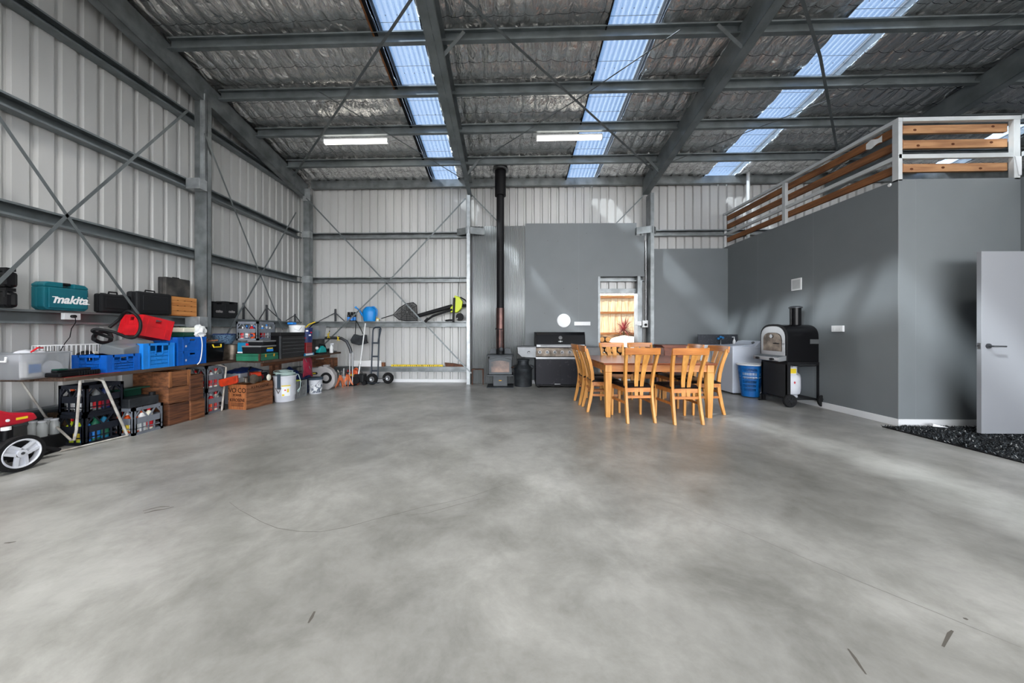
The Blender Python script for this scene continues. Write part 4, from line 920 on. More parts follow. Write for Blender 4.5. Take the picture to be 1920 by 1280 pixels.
# ================================================================== OUTSIDE THE DOORWAY
t = thing('paling_fence', 'weathered timber paling fence outside the doorway', 'fence', (2.8, 11.4, 0.79))
for i in range(34):
    x = -1.6+0.11*i+random.uniform(-0.004, 0.004); MB().box(x, x+0.118, (i % 2)*0.012, (i % 2)*0.012+0.014, 0, 1.62+random.uniform(-0.01, 0.01)).build('paling', 'paling', t)
for z in (0.28, 0.98, 1.5): MB().box(-1.6, 2.1, -0.05, -0.005, z, z+0.07).build('rail', 'pine', t)
b = MB().grid(lambda u, v: (0.4+6*u, 10.5+3.0*v, -0.13+1.22*min(1, v*3.4)**0.5+0.05*NZ.noise(Vector((u*12, v*9, 0)))), 40, 24); o = b.build('earth_bank', 'earth', thick=0.02); struct(o, 'brown earth bank below the fence')
def boulder(x, y, z, r, lab, sd):
    b = MB().sph((0, 0, 0), r, (1.3, 0.8, 0.8), 24, 16)
    for i, p in enumerate(b.v): b.v[i] = p*(1+0.22*NZ.noise(p*3+Vector((sd, 0, 0))))
    o = b.build('boulder', 'boulder', smooth=True); o.location = (x, y, z); tag(o, lab, 'boulder', 'pale boulders outside')
boulder(3.62, 10.75, 0.74, 0.40, 'large pale boulder outside doorway below the red plant', 1)
boulder(2.7, 10.8, 0.5, 0.42, 'pale boulder outside doorway behind the log pile', 5)
boulder(4.3, 10.6, 0.25, 0.36, 'low pale boulder outside at right edge of doorway', 9)
t = thing('cordyline_plant', 'spiky dark red cordyline plant in front of the fence', 'plant', (3.72, 11.1, 1.08))
b = MB()
for i in range(90):
    a = random.uniform(0, 6.28); e = random.uniform(0.05, 1.1) if i > 22 else random.uniform(1.1, 1.5); L_ = random.uniform(0.36, 0.62); P = []
    for k in range(6):
        s = k/5; r = L_*s*math.cos(e)+0.08*s*s; z = L_*s*math.sin(e)-0.30*s*s*math.cos(e)
        P.append((r*math.cos(a), r*math.sin(a), 0.12+z, 0.014*(1-s**2)+0.001))
    vs = []
    for (x, y, z, w) in P: vs += [(x-math.sin(a)*w, y+math.cos(a)*w, z), (x+math.sin(a)*w, y-math.cos(a)*w, z)]
    b.add(vs, [(2*k, 2*k+1, 2*k+3, 2*k+2) for k in range(5)])
o = b.build('leaves', 'cordyline', t, thick=0.001)
MB().cyl((0, 0, -0.1), (0, 0, 0.15), 0.03).build('stem', 'bark', t)
# firewood
lg = None; spots = []
for row, (n, z) in enumerate(((7, 0.07), (7, 0.20), (6, 0.33), (6, 0.46), (5, 0.59), (5, 0.72), (3, 0.85), (2, 0.98))):
    for k in range(n): spots.append((2.18+0.075*(row % 2)+0.15*k+random.uniform(-0.012, 0.012), z))
extra = 0
for i, (x, z) in enumerate(spots):
    if lg is None:
        lg = thing('firewood_log', 'round cut firewood log in the pile outside the doorway', 'log', (x, 8.35, z), 0, 'firewood logs piled outside')
        MB().cyl((0, 0.0, 0), (0, 0.3, 0), 0.066, 0.07, 12).build('bark', 'bark', lg); MB().cyl((0, -0.004, 0), (0, 0.0, 0), 0.06, seg=12).build('cut_end', 'log_end', lg)
    else: dup(lg, (x, 8.35+random.uniform(-0.02, 0.02), z), 0, lg['label'])

# ================================================================== LEFT SIDE: helpers
def yX(u, X): return aX(u, 621, X)[1]
def zX(u, v, X): return aX(u, v, X)[2]
def base_box(name, label, cat, u0, u1, xf, depth, z0, group=None, dy=0, rz=0):
    y0, y1 = yX(u0, xf), yX(u1, xf)
    t = thing(name, label, cat, (xf-depth/2, (y0+y1)/2+dy, z0), rz, group)
    return t, depth/2, (y1-y0)/2
def milk_crate(t, hx, hy, h, m, ny=4, bands=(0.40, 0.62)):
    b = MB(); w = 0.012; th = 0.01
    for x in (-hx, hx):
        for y in (-hy, hy):
            b.box(min(x, x-math.copysign(0.03, x)), max(x, x-math.copysign(0.03, x)), min(y, y-math.copysign(th, y)), max(y, y-math.copysign(th, y)), 0, h)
            b.box(min(x, x-math.copysign(th, x)), max(x, x-math.copysign(th, x)), min(y, y-math.copysign(0.03, y)), max(y, y-math.copysign(0.03, y)), 0, h)
    def side(fx, L, n):
        # fx(a, d0, d1, z0, z1): draw a bar spanning a0..a1
        fx(-L, L, h-0.035, h); fx(-L, L, 0, 0.03); fx(-L*0.8, L*0.8, h*bands[0], h*bands[1]); fx(-L, L, h*0.22, h*0.22+0.01)
        for k in range(n+1):
            a = -L*0.8+1.6*L*k/n; fx(a-w/2, a+w/2, 0.02, h*bands[0]+0.005)
        for s in (-1, 1): fx(s*L*0.8-w/2, s*L*0.8+w/2, 0.02, h*bands[1])
    for s in (-1, 1):
        side(lambda a0, a1, z0, z1: b.box(a0, a1, s*hy-(th if s > 0 else 0), s*hy+(0 if s > 0 else th), z0, z1), hx, max(2, int(ny*hx/hy)))
        side(lambda a0, a1, z0, z1: b.box(s*hx-(th if s > 0 else 0), s*hx+(0 if s > 0 else th), a0, a1, z0, z1), hy, ny)
        # arched braces near the top corners
        for q in (-1, 1):
            b.bar((q*hx*0.95, s*(hy-th/2), h*bands[1]), (q*hx*0.45, s*(hy-th/2), h-0.02), 0.012, 0.012, up=(0, 1, 0)); b.bar((q*hx*0.1, s*(hy-th/2), h*bands[1]), (q*hx*0.45, s*(hy-th/2), h-0.02), 0.012, 0.012, up=(0, 1, 0))
            b.bar((s*(hx-th/2), q*hy*0.95, h*bands[1]), (s*(hx-th/2), q*hy*0.5, h-0.02), 0.012, 0.012, up=(1, 0, 0)); b.bar((s*(hx-th/2), q*hy*0.08, h*bands[1]), (s*(hx-th/2), q*hy*0.5, h-0.02), 0.012, 0.012, up=(1, 0, 0))
    b.build('lattice', m, t)
    MB().box(-hx+0.005, hx-0.005, -hy+0.005, hy-0.005, 0.0, 0.008).build('base', m, t)
def vent_crate(t, hx, hy, h, m, slots=6, solid=False):
    b = MB(); th = 0.006
    def side(fx, L):
        fx(-L, L, h-0.028, h, 0.004); fx(-L, L, 0, 0.03, 0.002); fx(-L, L, h*0.52, h*0.52+0.014, 0.003)
        fx(-L, -L*0.62, 0, h, 0); fx(L*0.62, L, 0, h, 0)
        if solid: fx(-L*0.62, L*0.62, 0.02, h*0.72, -0.001)
        else:
            fx(-L*0.16, L*0.16, 0.03, h*0.62, 0)
            for k in range(slots):
                for s in (-1, 1):
                    a = s*L*(0.2+0.42*k/slots); fx(a-0.004, a+0.004, 0.02, h*0.9, 0)
            for k in range(4): fx(-L*0.62, L*0.62, h*(0.16+0.15*k), h*(0.16+0.15*k)+0.006, 0)
        for s in (-1, 1): fx(s*L*0.62-0.006, s*L*0.62+0.006, 0, h, 0.004); fx(s*L*0.22-0.005, s*L*0.22+0.005, h*0.5, h, 0.003)
        fx(-L*0.62, -L*0.22, h*0.7, h, 0); fx(L*0.22, L*0.62, h*0.7, h, 0)
        fx(-L-0.002, -L+0.012, 0, h, 0.005); fx(L-0.012, L+0.002, 0, h, 0.005)
    for s in (-1, 1):
        def f1(a0, a1, z0, z1, p):
            c = s*(hy+p); b.box(a0, a1, min(c, c-s*(th+p)), max(c, c-s*(th+p)), z0, z1)
        def f2(a0, a1, z0, z1, p):
            c = s*(hx+p); b.box(min(c, c-s*(th+p)), max(c, c-s*(th+p)), a0, a1, z0, z1)
        side(f1, hx); side(f2, hy)
    b.box(-hx, hx, -hy, hy, 0, 0.006)
    return b.build('shell', m, t)
def tool_case(t, hx, hy, h, m, handle='top', bev=0.02, hm='black'):
    MB().box(-hx, -0.002, -hy, hy, 0, h).build('shell_half', m, t, bev=min(bev, hx*0.45)); MB().box(0.002, hx, -hy, hy, 0, h).build('shell_half', m, t, bev=min(bev, hx*0.45))
    if handle == 'top':
        MB().tube([(0, -hy*0.28, h-0.002), (0, -hy*0.25, h+0.026), (0, hy*0.25, h+0.026), (0, hy*0.28, h-0.002)], 0.009, 8).build('handle', hm, t)
    for s in (-1, 1): MB().box(-0.012, 0.012, s*hy*0.62-0.02, s*hy*0.62+0.02, h-0.02, h+0.006).build('latch', hm, t)
def wood_crate(t, hx, hy, h, m, boards=2, m_end=None):
    for s in (-1, 1): MB().box(-hx+0.012, hx-0.012, s*hy-(0.018 if s > 0 else 0), s*hy+(0 if s > 0 else 0.018), 0, h).build('end_panel', m_end or m, t, bev=0.002)
    bh = h/boards
    for s in (-1, 1):
        for k in range(boards):
            MB().box(s*hx-(0.012 if s > 0 else 0), s*hx+(0 if s > 0 else 0.012), -hy, hy, k*bh+0.002, (k+1)*bh-0.004).build('side_board', m, t, bev=0.002)
    MB().box(-hx+0.012, hx-0.012, -hy+0.018, hy-0.018, 0.0, 0.012).build('base_board', m, t)
def bottle(lab, loc, r, h, m, capm, group, lm='paper', cat='bottle', flat=1.0):
    t = thing('bottle', lab, cat, loc, random.uniform(0, 6), group)
    MB().lathe([(0.001, 0), (r, 0.004), (r, h*0.68), (r*0.8, h*0.78), (r*0.35, h*0.86), (r*0.35, h*0.9)], 14, Matrix.Diagonal((1, flat, 1, 1))).build('body', m, t, smooth=True)
    MB().cyl((0, 0, h*0.88), (0, 0, h), r*0.42, seg=10).build('cap', capm, t)
    MB().lathe([(r*1.02, h*0.15), (r*1.02, h*0.55)], 14, Matrix.Diagonal((1, flat, 1, 1)), cap=False).build('label_band', lm, t)
    return t
def bucket(t, r, h, m, rt=None):
    rt = rt or r*1.12
    MB().lathe([(0.001, 0.004), (r, 0), (rt, h), (rt+0.008, h), (rt+0.008, h-0.02), (rt+0.002, h-0.022)], 28, cap=False).lathe([(rt-0.004, h), (r-0.004, 0.01), (0.001, 0.01)], 28, cap=False).build('pail', m, t, smooth=True)

# ---- benches
t = thing('work_bench', 'low plank bench top on white tube trestles along the left wall', 'bench', (-4.56, 4.5, 0))
MB().box(-0.3, 0.0, -1.45, 0.42, 0.70, 0.735).build('plank', 'plank', t, bev=0.004); MB().box(0.005, 0.31, -1.42, 1.52, 0.70, 0.735).build('plank', 'plank', t, bev=0.004)
MB().box(-0.02, 0.30, -1.405, -0.95, 0.7352, 0.739).build('red_offcut', 'red_dark', t)
def trestle(y0, y1, y2, y3, name='trestle_leg'):
    # front frame in plane x=+0.27 (top y1..y2, foot y0..y3)
    xf, xb = 0.27, -0.25
    g = MB(); g.tube([(xf-0.03, y1+0.0, 0.10), (xf-0.02, y1+0.01, 0.2), (xf, (y1+y2)/2-0.1, 0.69)], 0.011, 8)
    g.tube([(xf-0.22, (y1+y2)/2+0.0, 0.692), (xf, (y1+y2)/2+0.02, 0.688), (xf+0.01, (y1+y2)/2+0.08, 0.66), (xf+0.0, y3, 0.012)], 0.012, 8)
    g.tube([(xf-0.1, y0, 0.012), (xf, y3, 0.012)], 0.008, 8)
    g.build(name, 'white_tube', t, smooth=True)
    g = MB(); g.tube([(xb, y0+0.02, 0.69), (xb+0.02, y1+0.12, 0.3), (xf-0.06, y1+0.0, 0.10)], 0.010, 8); g.build(name, 'white_tube', t, smooth=True)
trestle(-1.36, -1.30, -1.05, -0.86)
g = MB(); g.tube([(0.16, 0.32, 0.69), (0.27, 0.34, 0.685), (0.30, 0.42, 0.64), (0.30, 0.34, 0.012)], 0.012, 8).tube([(0.30, 0.34, 0.012), (0.02, 0.58, 0.012)], 0.01, 8).tube([(0.02, 0.58, 0.012), (0.06, 0.42, 0.5), (0.1, 0.4, 0.69)], 0.01, 8); g.build('trestle_leg', 'white_tube', t, smooth=True)
t = thing('work_bench', 'wooden bench section set forward under the black drawer chest', 'bench', (-3.93, 6.0, 0))
MB().prism([(-0.28, -0.95), (0.26, -1.1), (0.30, 1.12), (-0.28, 1.15)], 'xy', 0.705, 0.74).build('plank', 'plank', t, bev=0.004)
MB().box(0.10, 0.13, -0.95, 1.0, 0.64, 0.705).build('edge_beam', 'wood_crate_b', t)
for y in (-0.29, 0.95):
    for x in (-0.25, -0.14 if y < 0 else 0.14): MB().box(x, x+0.06, y, y+0.07, 0, 0.705 if x < 0.1 else 0.61).build('leg', 'wood_crate_b', t)

# ================================================================== ON THE WALL GIRT
ZG = 1.402
for k in range(2):
    t, hx, hy = base_box('tool_case', ['lower of the two black cases stacked at left edge on girt', 'upper of the two black cases stacked at left edge on girt'][k], 'tool case', 12, 37, -4.70, 0.2, ZG+k*0.19, 'black cases at left edge')
    MB().box(-hx, hx, -hy, hy, 0.0, 0.155).build('shell', 'black_gloss', t, bev=0.03); MB().box(-hx+0.01, hx-0.02, -hy+0.01, hy-0.01, 0.155, 0.188).build('lid_step', 'black', t)
    MB().box(hx-0.03, hx-0.008, -hy-0.005, -hy+0.01, 0.10, 0.16).build('latch', 'black_plastic', t)
t, hx, hy = base_box('tool_case', 'teal power tool case with white lettering on the wall girt', 'tool case', 84, 168, -4.72, 0.15, ZG)
h = zX(84, 526, -4.72)-ZG
P = [(-hy, 0.03), (-hy+0.03, 0.0), (hy-0.03, 0.0), (hy, 0.03), (hy-0.006, h-0.04), (hy-0.035, h-0.012), (-hy+0.03, h), (-hy-0.006, h-0.03)]
def holed(x0, x1):
    b = MB(); b.prism([(-hy, 0.03), (-hy+0.03, 0.0), (hy-0.03, 0.0), (hy, 0.03), (hy, h-0.055), (-hy, h-0.055)], 'yz', x0, x1)
    b.prism([(-hy, h-0.055), (-0.03, h-0.055), (-0.03, h), (-hy+0.03, h), (-hy, h-0.03)], 'yz', x0, x1); b.prism([(0.055, h-0.055), (hy, h-0.055), (hy, h-0.035), (hy-0.03, h-0.008), (0.055, h-0.002)], 'yz', x0, x1)
    return b
holed(-hx, -0.02).build('shell_half', 'teal_plastic', t, bev=0.008); holed(-0.018, hx-0.012).build('shell_half', 'teal_plastic', t, bev=0.008)
MB().box(hx-0.012, hx, -hy+0.03, hy-0.015, 0.02, h-0.06).build('front_panel', 'teal_plastic', t, bev=0.008)
MB().box(-0.05, 0.03, -0.03, 0.055, h-0.022, h+0.002).build('handle', 'black', t, bev=0.005)
tx = text('makita', 'logo', 'white_plastic', t, (hx+0.0005, 0.02, h*0.38), (R(90), 0, R(90)), 0.118, shear=0.3, off=0.0036, sx=0.9)
bl = MB().box(-0.155, -0.11, 0.028, 0.036, 0, 0.001).box(0.128, 0.155, -0.031, -0.023, 0, 0.001).box(0.132, 0.139, 0.042, 0.049, 0, 0.001); q = bl.build('logo_stroke', 'white_plastic', t); q.location = (hx+0.0005, 0.028, h*0.36); q.rotation_euler = (R(90), 0, R(90))
for nm_, u0, u1, vt, xf, d, m_, lab in (('a', 189, 247, 549, -4.76, 0.10, 'black_plastic', 'slim black case with raised handle right of the teal case'),
                                   ('b', 258, 323, 545, -4.68, 0.16, 'black_plastic', 'chunky black case with handle left of the timber box')):
    t, hx, hy = base_box('tool_case', lab, 'tool case', u0, u1, xf, d, ZG); tool_case(t, hx, hy, zX(u0, vt, xf)-ZG, m_, bev=0.025)
    MB().box(hx-0.002, hx+0.006, -hy*0.72, hy*0.72, 0.05, zX(u0, vt, xf)-ZG-0.05).build('raised_panel', m_, t, bev=0.004)
t, hx, hy = base_box('timber_box', 'orange-brown timber box with finger slots on the wall girt', 'box', 322, 369, -4.72, 0.2, ZG); h6 = zX(322, 555, -4.72)-ZG
MB().box(-hx, hx, -hy, hy, 0, h6).build('body', 'wood_crate_o', t, bev=0.003)
for k in range(3): 
    b = MB()
    for yy in (-0.55, 0.0, 0.55): b.box(hx-0.001, hx+0.001, yy*hy-0.012, yy*hy+0.012, h6*(0.25+0.27*k), h6*(0.25+0.27*k)+0.008)
    b.box(hx-0.001, hx+0.0005, -hy*0.95, hy*0.95, h6*(0.25+0.27*k), h6*(0.25+0.27*k)+0.003); b.build('slot', 'ink', t)
t, hx, hy = base_box('tool_case', 'tall worn grey-black case standing on the timber box', 'tool case', 311, 357, -4.72, 0.12, ZG+h6+0.001); tool_case(t, hx, hy, 0.26, 'black_worn', handle=None, bev=0.012)
MB().tube([(0.02, -0.05, 0.258), (0.02, -0.045, 0.27), (0.02, 0.045, 0.27), (0.02, 0.05, 0.258)], 0.006, 6).build('handle', 'black', t)
t, hx, hy = base_box('wire_box', 'small blue wire-fronted box of parts beside the column', 'box', 386, 400, -4.74, 0.14, ZG)
b = MB(); hb = 0.2
for k in range(5): b.box(hx-0.004, hx, -hy, hy, hb*k/4-0.002+0.002, hb*k/4+0.004); b.box(hx-0.004, hx, -hy+2*hy*k/4-0.002, -hy+2*hy*k/4+0.002, 0, hb); b.box(-hx, hx, -hy-0.002, -hy+0.002, hb*k/4, hb*k/4+0.003)
b.build('wire_front', 'cream', t); MB().box(-hx, hx-0.01, -hy+0.003, hy, 0, hb*0.9).build('contents', 'blue_navy', t)
for k, (u0, u1) in enumerate(((400, 422), (423, 446))):
    t, hx, hy = base_box('storage_box', ['black storage box with white logo, nearer the column', 'black storage box with white logo, farther from the column'][k], 'box', u0, u1, -4.70, 0.17, ZG, 'black storage boxes on the girt')
    hh = zX(u0, 564.5, -4.70)-ZG
    MB().box(-hx, hx, -hy, hy, 0, hh-0.04).box(-hx, hx, -hy, -hy*0.4, hh-0.04, hh).box(-hx, hx, hy*0.4, hy, hh-0.04, hh).box(-hx, hx, -hy*0.4, hy*0.4, hh-0.012, hh).build('carton', 'black_plastic', t, bev=0.004)
    text('ozito', 'logo', 'grey_pale', t, (hx+0.0005, 0, hh*0.40), (R(90), 0, R(90)), 0.062, off=0.0016)
# outlet with lead
p = aX(133, 593, -4.80); t = thing('power_outlet', 'white outlet box on the left wall girt under the teal case', 'outlet', p)
MB().box(-0.02, 0.02, -0.07, 0.07, -0.036, 0.036).build('housing', 'white_plastic', t, bev=0.004); MB().cyl((0.02, -0.005, 0.0), (0.055, -0.005, 0.0), 0.017).build('plug', 'black', t)
o = MB().tube([aX(u, v, X) for u, v, X in ((136, 593, -4.74), (141, 594, -4.70), (142, 604, -4.72), (134, 616, -4.76), (131, 632, -4.78), (122, 643, -4.72), (113, 658, -4.62), (116, 668, -4.6))], 0.004, 6).build('power_lead', 'black', smooth=True); tag(o, 'thin black lead hanging from white outlet to the bench', 'cord')
# steel bracket frames on the girt
for k, (u, vt, ul, ur, lab) in enumerate(((457, 567, 456, 478, 'steel bracket frame on girt just right of the storage boxes'), (500, 571, 486, 527, 'steel bracket frame on girt, middle of the three in the far bay'), (553, 588, 536, 562, 'steel bracket frame on girt close to the corner column'))):
    y = yX(u, -4.78); t = thing('bracket_frame', lab, 'bracket', (-4.78, y, ZG-0.005), 0, 'steel bracket frames'); zt = zX(u, vt, -4.78)-ZG
    MB().box(-0.014, 0.014, -0.014, 0.014, 0, zt).build('upright', 'steel_dark', t)
    for uu in (ul, ur): yy = yX(uu, -4.78)-y; MB().bar((0, 0, zt*0.85), (0.0, yy, 0.008), 0.018, 0.008, up=(1, 0, 0)).build('diagonal', 'steel_dark', t)
p = aY(628, 602, 7.68); t = thing('bracket_frame', 'steel bracket frame on back wall girt above the clear tub', 'bracket', (p[0], 7.70, 1.405)); zt = aY(628, 579, 7.70)[2]-1.405
MB().box(-0.016, 0.016, -0.014, 0.014, 0, zt).build('upright', 'steel_dark', t)
for uu in (598, 646): MB().bar((0, 0, zt*0.7), (aY(uu, 600, 7.70)[0]-p[0], 0, 0.01), 0.018, 0.008, up=(0, 1, 0)).build('diagonal', 'steel_dark', t)

# ================================================================== ON THE FIRST BENCH
ZB = 0.736
t, hx, hy = base_box('storage_tub', 'clear plastic tub of odds and ends at near end of bench', 'tub', 38, 134, -4.40, 0.34, ZB+0.001); hh = zX(134, 659, -4.40)-ZB
MB().taper((-hx+0.015, hx-0.015, -hy+0.01, hy-0.01), (-hx, hx, -hy, hy), 0, hh).build('body', 'clear_tub', t, bev=0.012)
MB().tube([(-hx, -hy, hh), (hx, -hy, hh), (hx, hy, hh), (-hx, hy, hh)], 0.007, 6, True).build('rim', 'clear_tub', t)
MB().tube([(-0.04, -hy-0.01, hh-0.03), (-0.05, -hy-0.02, hh-0.07), (0.06, -hy-0.02, hh-0.07), (0.05, -hy-0.01, hh-0.03)], 0.008, 8).build('handle', 'white_plastic', t)
px_ = t.location
t = thing('detergent_pack', 'blue and white pack inside the clear tub', 'pack', (px_[0]+0.05, px_[1]-0.03, ZB+0.012), R(15)); MB().box(-0.03, 0.03, -0.07, 0.07, 0, 0.15).build('pack', 'white_plastic', t, bev=0.01); MB().box(0.028, 0.033, -0.05, 0.05, 0.04, 0.12).build('print', 'blue_light', t)
t = thing('round_disc', 'pale round disc leaning inside clear tub', 'disc', (px_[0]+0.08, px_[1]+0.1, ZB+0.09)); MB().lathe([(0.001, -0.004), (0.07, -0.004), (0.07, 0.004), (0.001, 0.004)], 24, Matrix.Rotation(R(80), 4, 'Y')).build('disc', 'white_dirty', t)
t = thing('bagged_items', 'crumpled clear and red plastic heaped in the clear tub', 'bag', (px_[0]-0.03, px_[1], ZB+0.02)); b = MB().sph((0, 0.0, 0.16), 0.1, (1.0, 1.3, 0.85), 20, 14)
for i, p in enumerate(b.v): b.v[i] = p+p.normalized()*0.03*NZ.noise(p*22)
b.build('plastic_wrap', 'white_dirty', t, smooth=True); MB().tube([(0.06, -0.02, 0.22), (0.03, 0.05, 0.265), (-0.02, 0.12, 0.26)], 0.008, 6).build('red_strap', 'red', t)
t, hx, hy = base_box('socket_set', 'flat black ribbed tool set lying at the bench edge', 'tool set', 112, 190, -4.265, 0.17, ZB+0.004)
MB().box(-hx, hx, -hy, hy, 0, 0.045).build('tray', 'black_gloss', t, bev=0.012)
b = MB()
for k in range(9): b.box(hx-0.012, hx+0.002, -0.0+0.02*k-0.02, 0.008+0.02*k-0.02, 0.004, 0.05)
b.build('rib', 'black', t); MB().box(-hx+0.02, 0.0, -hy+0.04, hy-0.02, 0.045, 0.065).build('upper_tray', 'black_plastic', t, bev=0.006); MB().box(-0.04, 0.03, -hy+0.03, -hy+0.1, 0.066, 0.076).build('grey_clip', 'green_dark', t)
t, hx, hy = base_box('plastic_crate', 'low dark-blue plastic crate under tilted grey case', 'crate', 200, 262, -4.28, 0.38, ZB+0.001, 'blue plastic crates on the bench'); vent_crate(t, hx, hy, 0.19, 'blue_crate')
t, hx, hy = base_box('plastic_crate', 'light-blue slotted plastic crate, tallest of the three blue ones', 'crate', 268, 327, -4.27, 0.38, ZB+0.001, 'blue plastic crates on the bench'); vent_crate(t, hx, hy, 0.30, 'blue_light', 8)
for k in range(2):
    t, hx, hy = base_box('plastic_crate', ['blue plastic crate under another, left of the black tub', 'blue plastic crate on top, holding up the cream esky box'][k], 'crate', 333, 386, -4.27, 0.38, ZB+0.001+k*0.185, 'blue plastic crates on the bench'); vent_crate(t, hx, hy, 0.183, 'blue_crate', solid=True)
    MB().box(hx+0.004, hx+0.006, -hy*0.5, -hy*0.42, 0.05, 0.075).build('scuff', 'white_dirty', t)
# tilted grey case
y0 = yX(236, -4.45); t = thing('grey_case', 'translucent grey plastic case lying tilted on the low blue crate', 'case', (-4.44, y0+0.02, 1.0), rot=(R(14), R(14), R(4)))
MB().taper((-0.14, 0.14, -0.19, 0.19), (-0.12, 0.12, -0.17, 0.17), -0.05, 0.055).build('shell', 'clear_grey', t, bev=0.012); MB().box(-0.10, 0.10, -0.15, 0.15, -0.04, 0.02).build('contents', 'grey_mid', t, bev=0.01)
# wire basket
y0, y1 = yX(95, -4.66), yX(200, -4.66); t = thing('wire_basket', 'white wire basket standing behind the low blue crate', 'basket', (-4.76, (y0+y1)/2, ZB)); hy = (y1-y0)/2; hb = zX(95, 648, -4.66)-ZB
b = MB()
for s in (-1, 1):
    b.tube([(-0.1, s*hy, hb), (0.1, s*hy, hb)], 0.004, 6); b.tube([(s*0.1, -hy, hb), (s*0.1, hy, hb)], 0.004, 6); b.tube([(s*0.1, -hy, 0.01), (s*0.1, hy, 0.01)], 0.003, 6)
    for k in range(13): y = -hy+2*hy*k/12; b.tube([(s*0.1, y, 0.01), (s*0.1, y, hb)], 0.0028, 5)
    for k in range(1, 6): b.tube([(-0.1+0.033*k, s*hy, 0.01), (-0.1+0.033*k, s*hy, hb)], 0.0028, 5)
b.build('wire', 'white_plastic', t)
y0 = yX(165, -4.74); t = thing('black_helmet', 'rounded black shell with yellow tab inside the wire basket', 'helmet', (-4.76, y0, ZB+0.13)); MB().sph((0, 0, 0), 0.1, (0.8, 1, 1)).build('shell', 'black', t, smooth=True); MB().box(0.03, 0.06, 0.02, 0.07, 0.05, 0.085).build('tab', 'cream', t, bev=0.01)
# red crate tilted
y0 = yX(258, -4.42); t = thing('plastic_crate', 'bright red plastic crate tipped on top of the blue crates', 'crate', (-4.53, y0+0.17, 1.10), rot=(R(-13), R(0), R(-6)))
vent_crate(t, 0.15, 0.17, 0.25, 'red', solid=True)
# black hoses
def hose(name, pts, r, m, lab, cat='hose'):
    P = [Vector(aX(*p)) for p in pts]; Q = []
    for i in range(len(P)-1):
        p0, p1, p2, p3 = P[max(i-1, 0)], P[i], P[i+1], P[min(i+2, len(P)-1)]
        for k in range(6):
            s = k/6; Q.append(0.5*((2*p1)+(p2-p0)*s+(2*p0-5*p1+4*p2-p3)*s*s+(3*p1-p0-3*p2+p3)*s**3))
    Q.append(P[-1]); o = MB().tube(Q, r, 8).build(name, m, smooth=True); return tag(o, lab, cat)
hose('vacuum_hose', [(212, 634, -4.5), (192, 628, -4.55), (174, 621, -4.55), (182, 617, -4.52), (212, 622, -4.42), (238, 632, -4.36), (252, 632, -4.30), (262, 620, -4.30), (263, 603, -4.32), (255, 590, -4.34), (242, 583, -4.4), (232, 588, -4.5), (222, 600, -4.58), (205, 614, -4.62)], 0.016, 'black', 'black hose looping over the red crate')
hose('vacuum_hose', [(176, 636, -4.55), (178, 628, -4.6), (192, 622, -4.62), (206, 626, -4.6), (206, 640, -4.56), (190, 642, -4.52), (176, 636, -4.5)], 0.02, 'black', 'thick black hose coil left of the red crate')
# esky box, crumpled paper, white lead
y0 = yX(347, -4.40); t = thing('cooler_box', 'small cream and dark green box on top blue crate', 'box', (-4.53, y0+0.1, ZB+0.371))
MB().box(-0.13, 0.12, -0.11, 0.11, 0, 0.06).build('base', 'green_dark', t, bev=0.006); MB().box(-0.135, 0.125, -0.115, 0.115, 0.06, 0.125).build('lid', 'cream', t, bev=0.012); MB().box(-0.03, 0.03, -0.02, 0.02, 0.124, 0.135).build('lid_button', 'green_dark', t)
y0 = yX(374, -4.38); t = thing('crumpled_paper', 'crumpled white paper heap beside cream box on blue crate', 'paper', (-4.38, y0, ZB+0.371)); b = MB().sph((0, 0, 0.075), 0.08, (0.9, 0.8, 1.0), 14, 9)
for i, p in enumerate(b.v): b.v[i] = p+(p-Vector((0, 0, 0.07)))*random.uniform(-0.25, 0.3)
b.build('paper', 'paper', t)
hose('white_lead', [(372, 627, -4.32), (377, 632, -4.255), (379, 645, -4.245), (378, 662, -4.245), (375, 677, -4.24), (370, 683, -4.23)], 0.006, 'white_plastic', 'white power lead hanging over the blue crates to bench edge', 'cord')
# black tub with yellow handle
t, hx, hy = base_box('storage_tub', 'black plastic tub with yellow handles full of scraps', 'tub', 389, 422, -4.27, 0.3, ZB+0.001); hh = 0.275
MB().taper((-hx+0.02, hx-0.02, -hy+0.015, hy-0.015), (-hx, hx, -hy, hy), 0, hh).build('body', 'black_gloss', t, bev=0.008)
for s in (-1,): MB().tube([(-0.09, s*hy-0.004, hh-0.02), (-0.085, s*hy-0.02, hh-0.065), (0.085, s*hy-0.02, hh-0.065), (0.09, s*hy-0.004, hh-0.02)], 0.009, 8).build('handle', 'yellow', t)
MB().tube([(hx+0.004, -0.07, hh-0.02), (hx+0.015, -0.06, hh-0.06), (hx+0.015, 0.06, hh-0.06), (hx+0.004, 0.07, hh-0.02)], 0.009, 8).build('handle', 'yellow', t)
t2 = thing('timber_scraps', 'light timber and rag scraps heaped in the black tub', 'scraps', (t.location[0], t.location[1], ZB+hh-0.01)); MB().bar((-0.1, -0.08, 0.02), (0.1, 0.08, 0.05), 0.05, 0.02).bar((0.05, -0.1, 0.02), (-0.08, 0.1, 0.06), 0.04, 0.02).build('scrap', 'wood_crate', t2); MB().bar((-0.1, 0.0, 0.05), (0.02, -0.1, 0.03), 0.03, 0.03).build('scrap', 'cream', t2)
t = thing('steel_pot', 'stainless steel stock pot between black tub and green case', 'pot', (-4.40, yX(436, -4.40), ZB+0.001)); MB().lathe([(0.001, 0), (0.115, 0.002), (0.12, 0.23), (0.126, 0.235)], 28).build('body', 'steel_grime', t, smooth=True); MB().tube([(0.12, -0.02, 0.17), (0.15, -0.02, 0.17), (0.15, 0.03, 0.17), (0.12, 0.03, 0.17)], 0.006, 6).build('handle', 'steel', t)
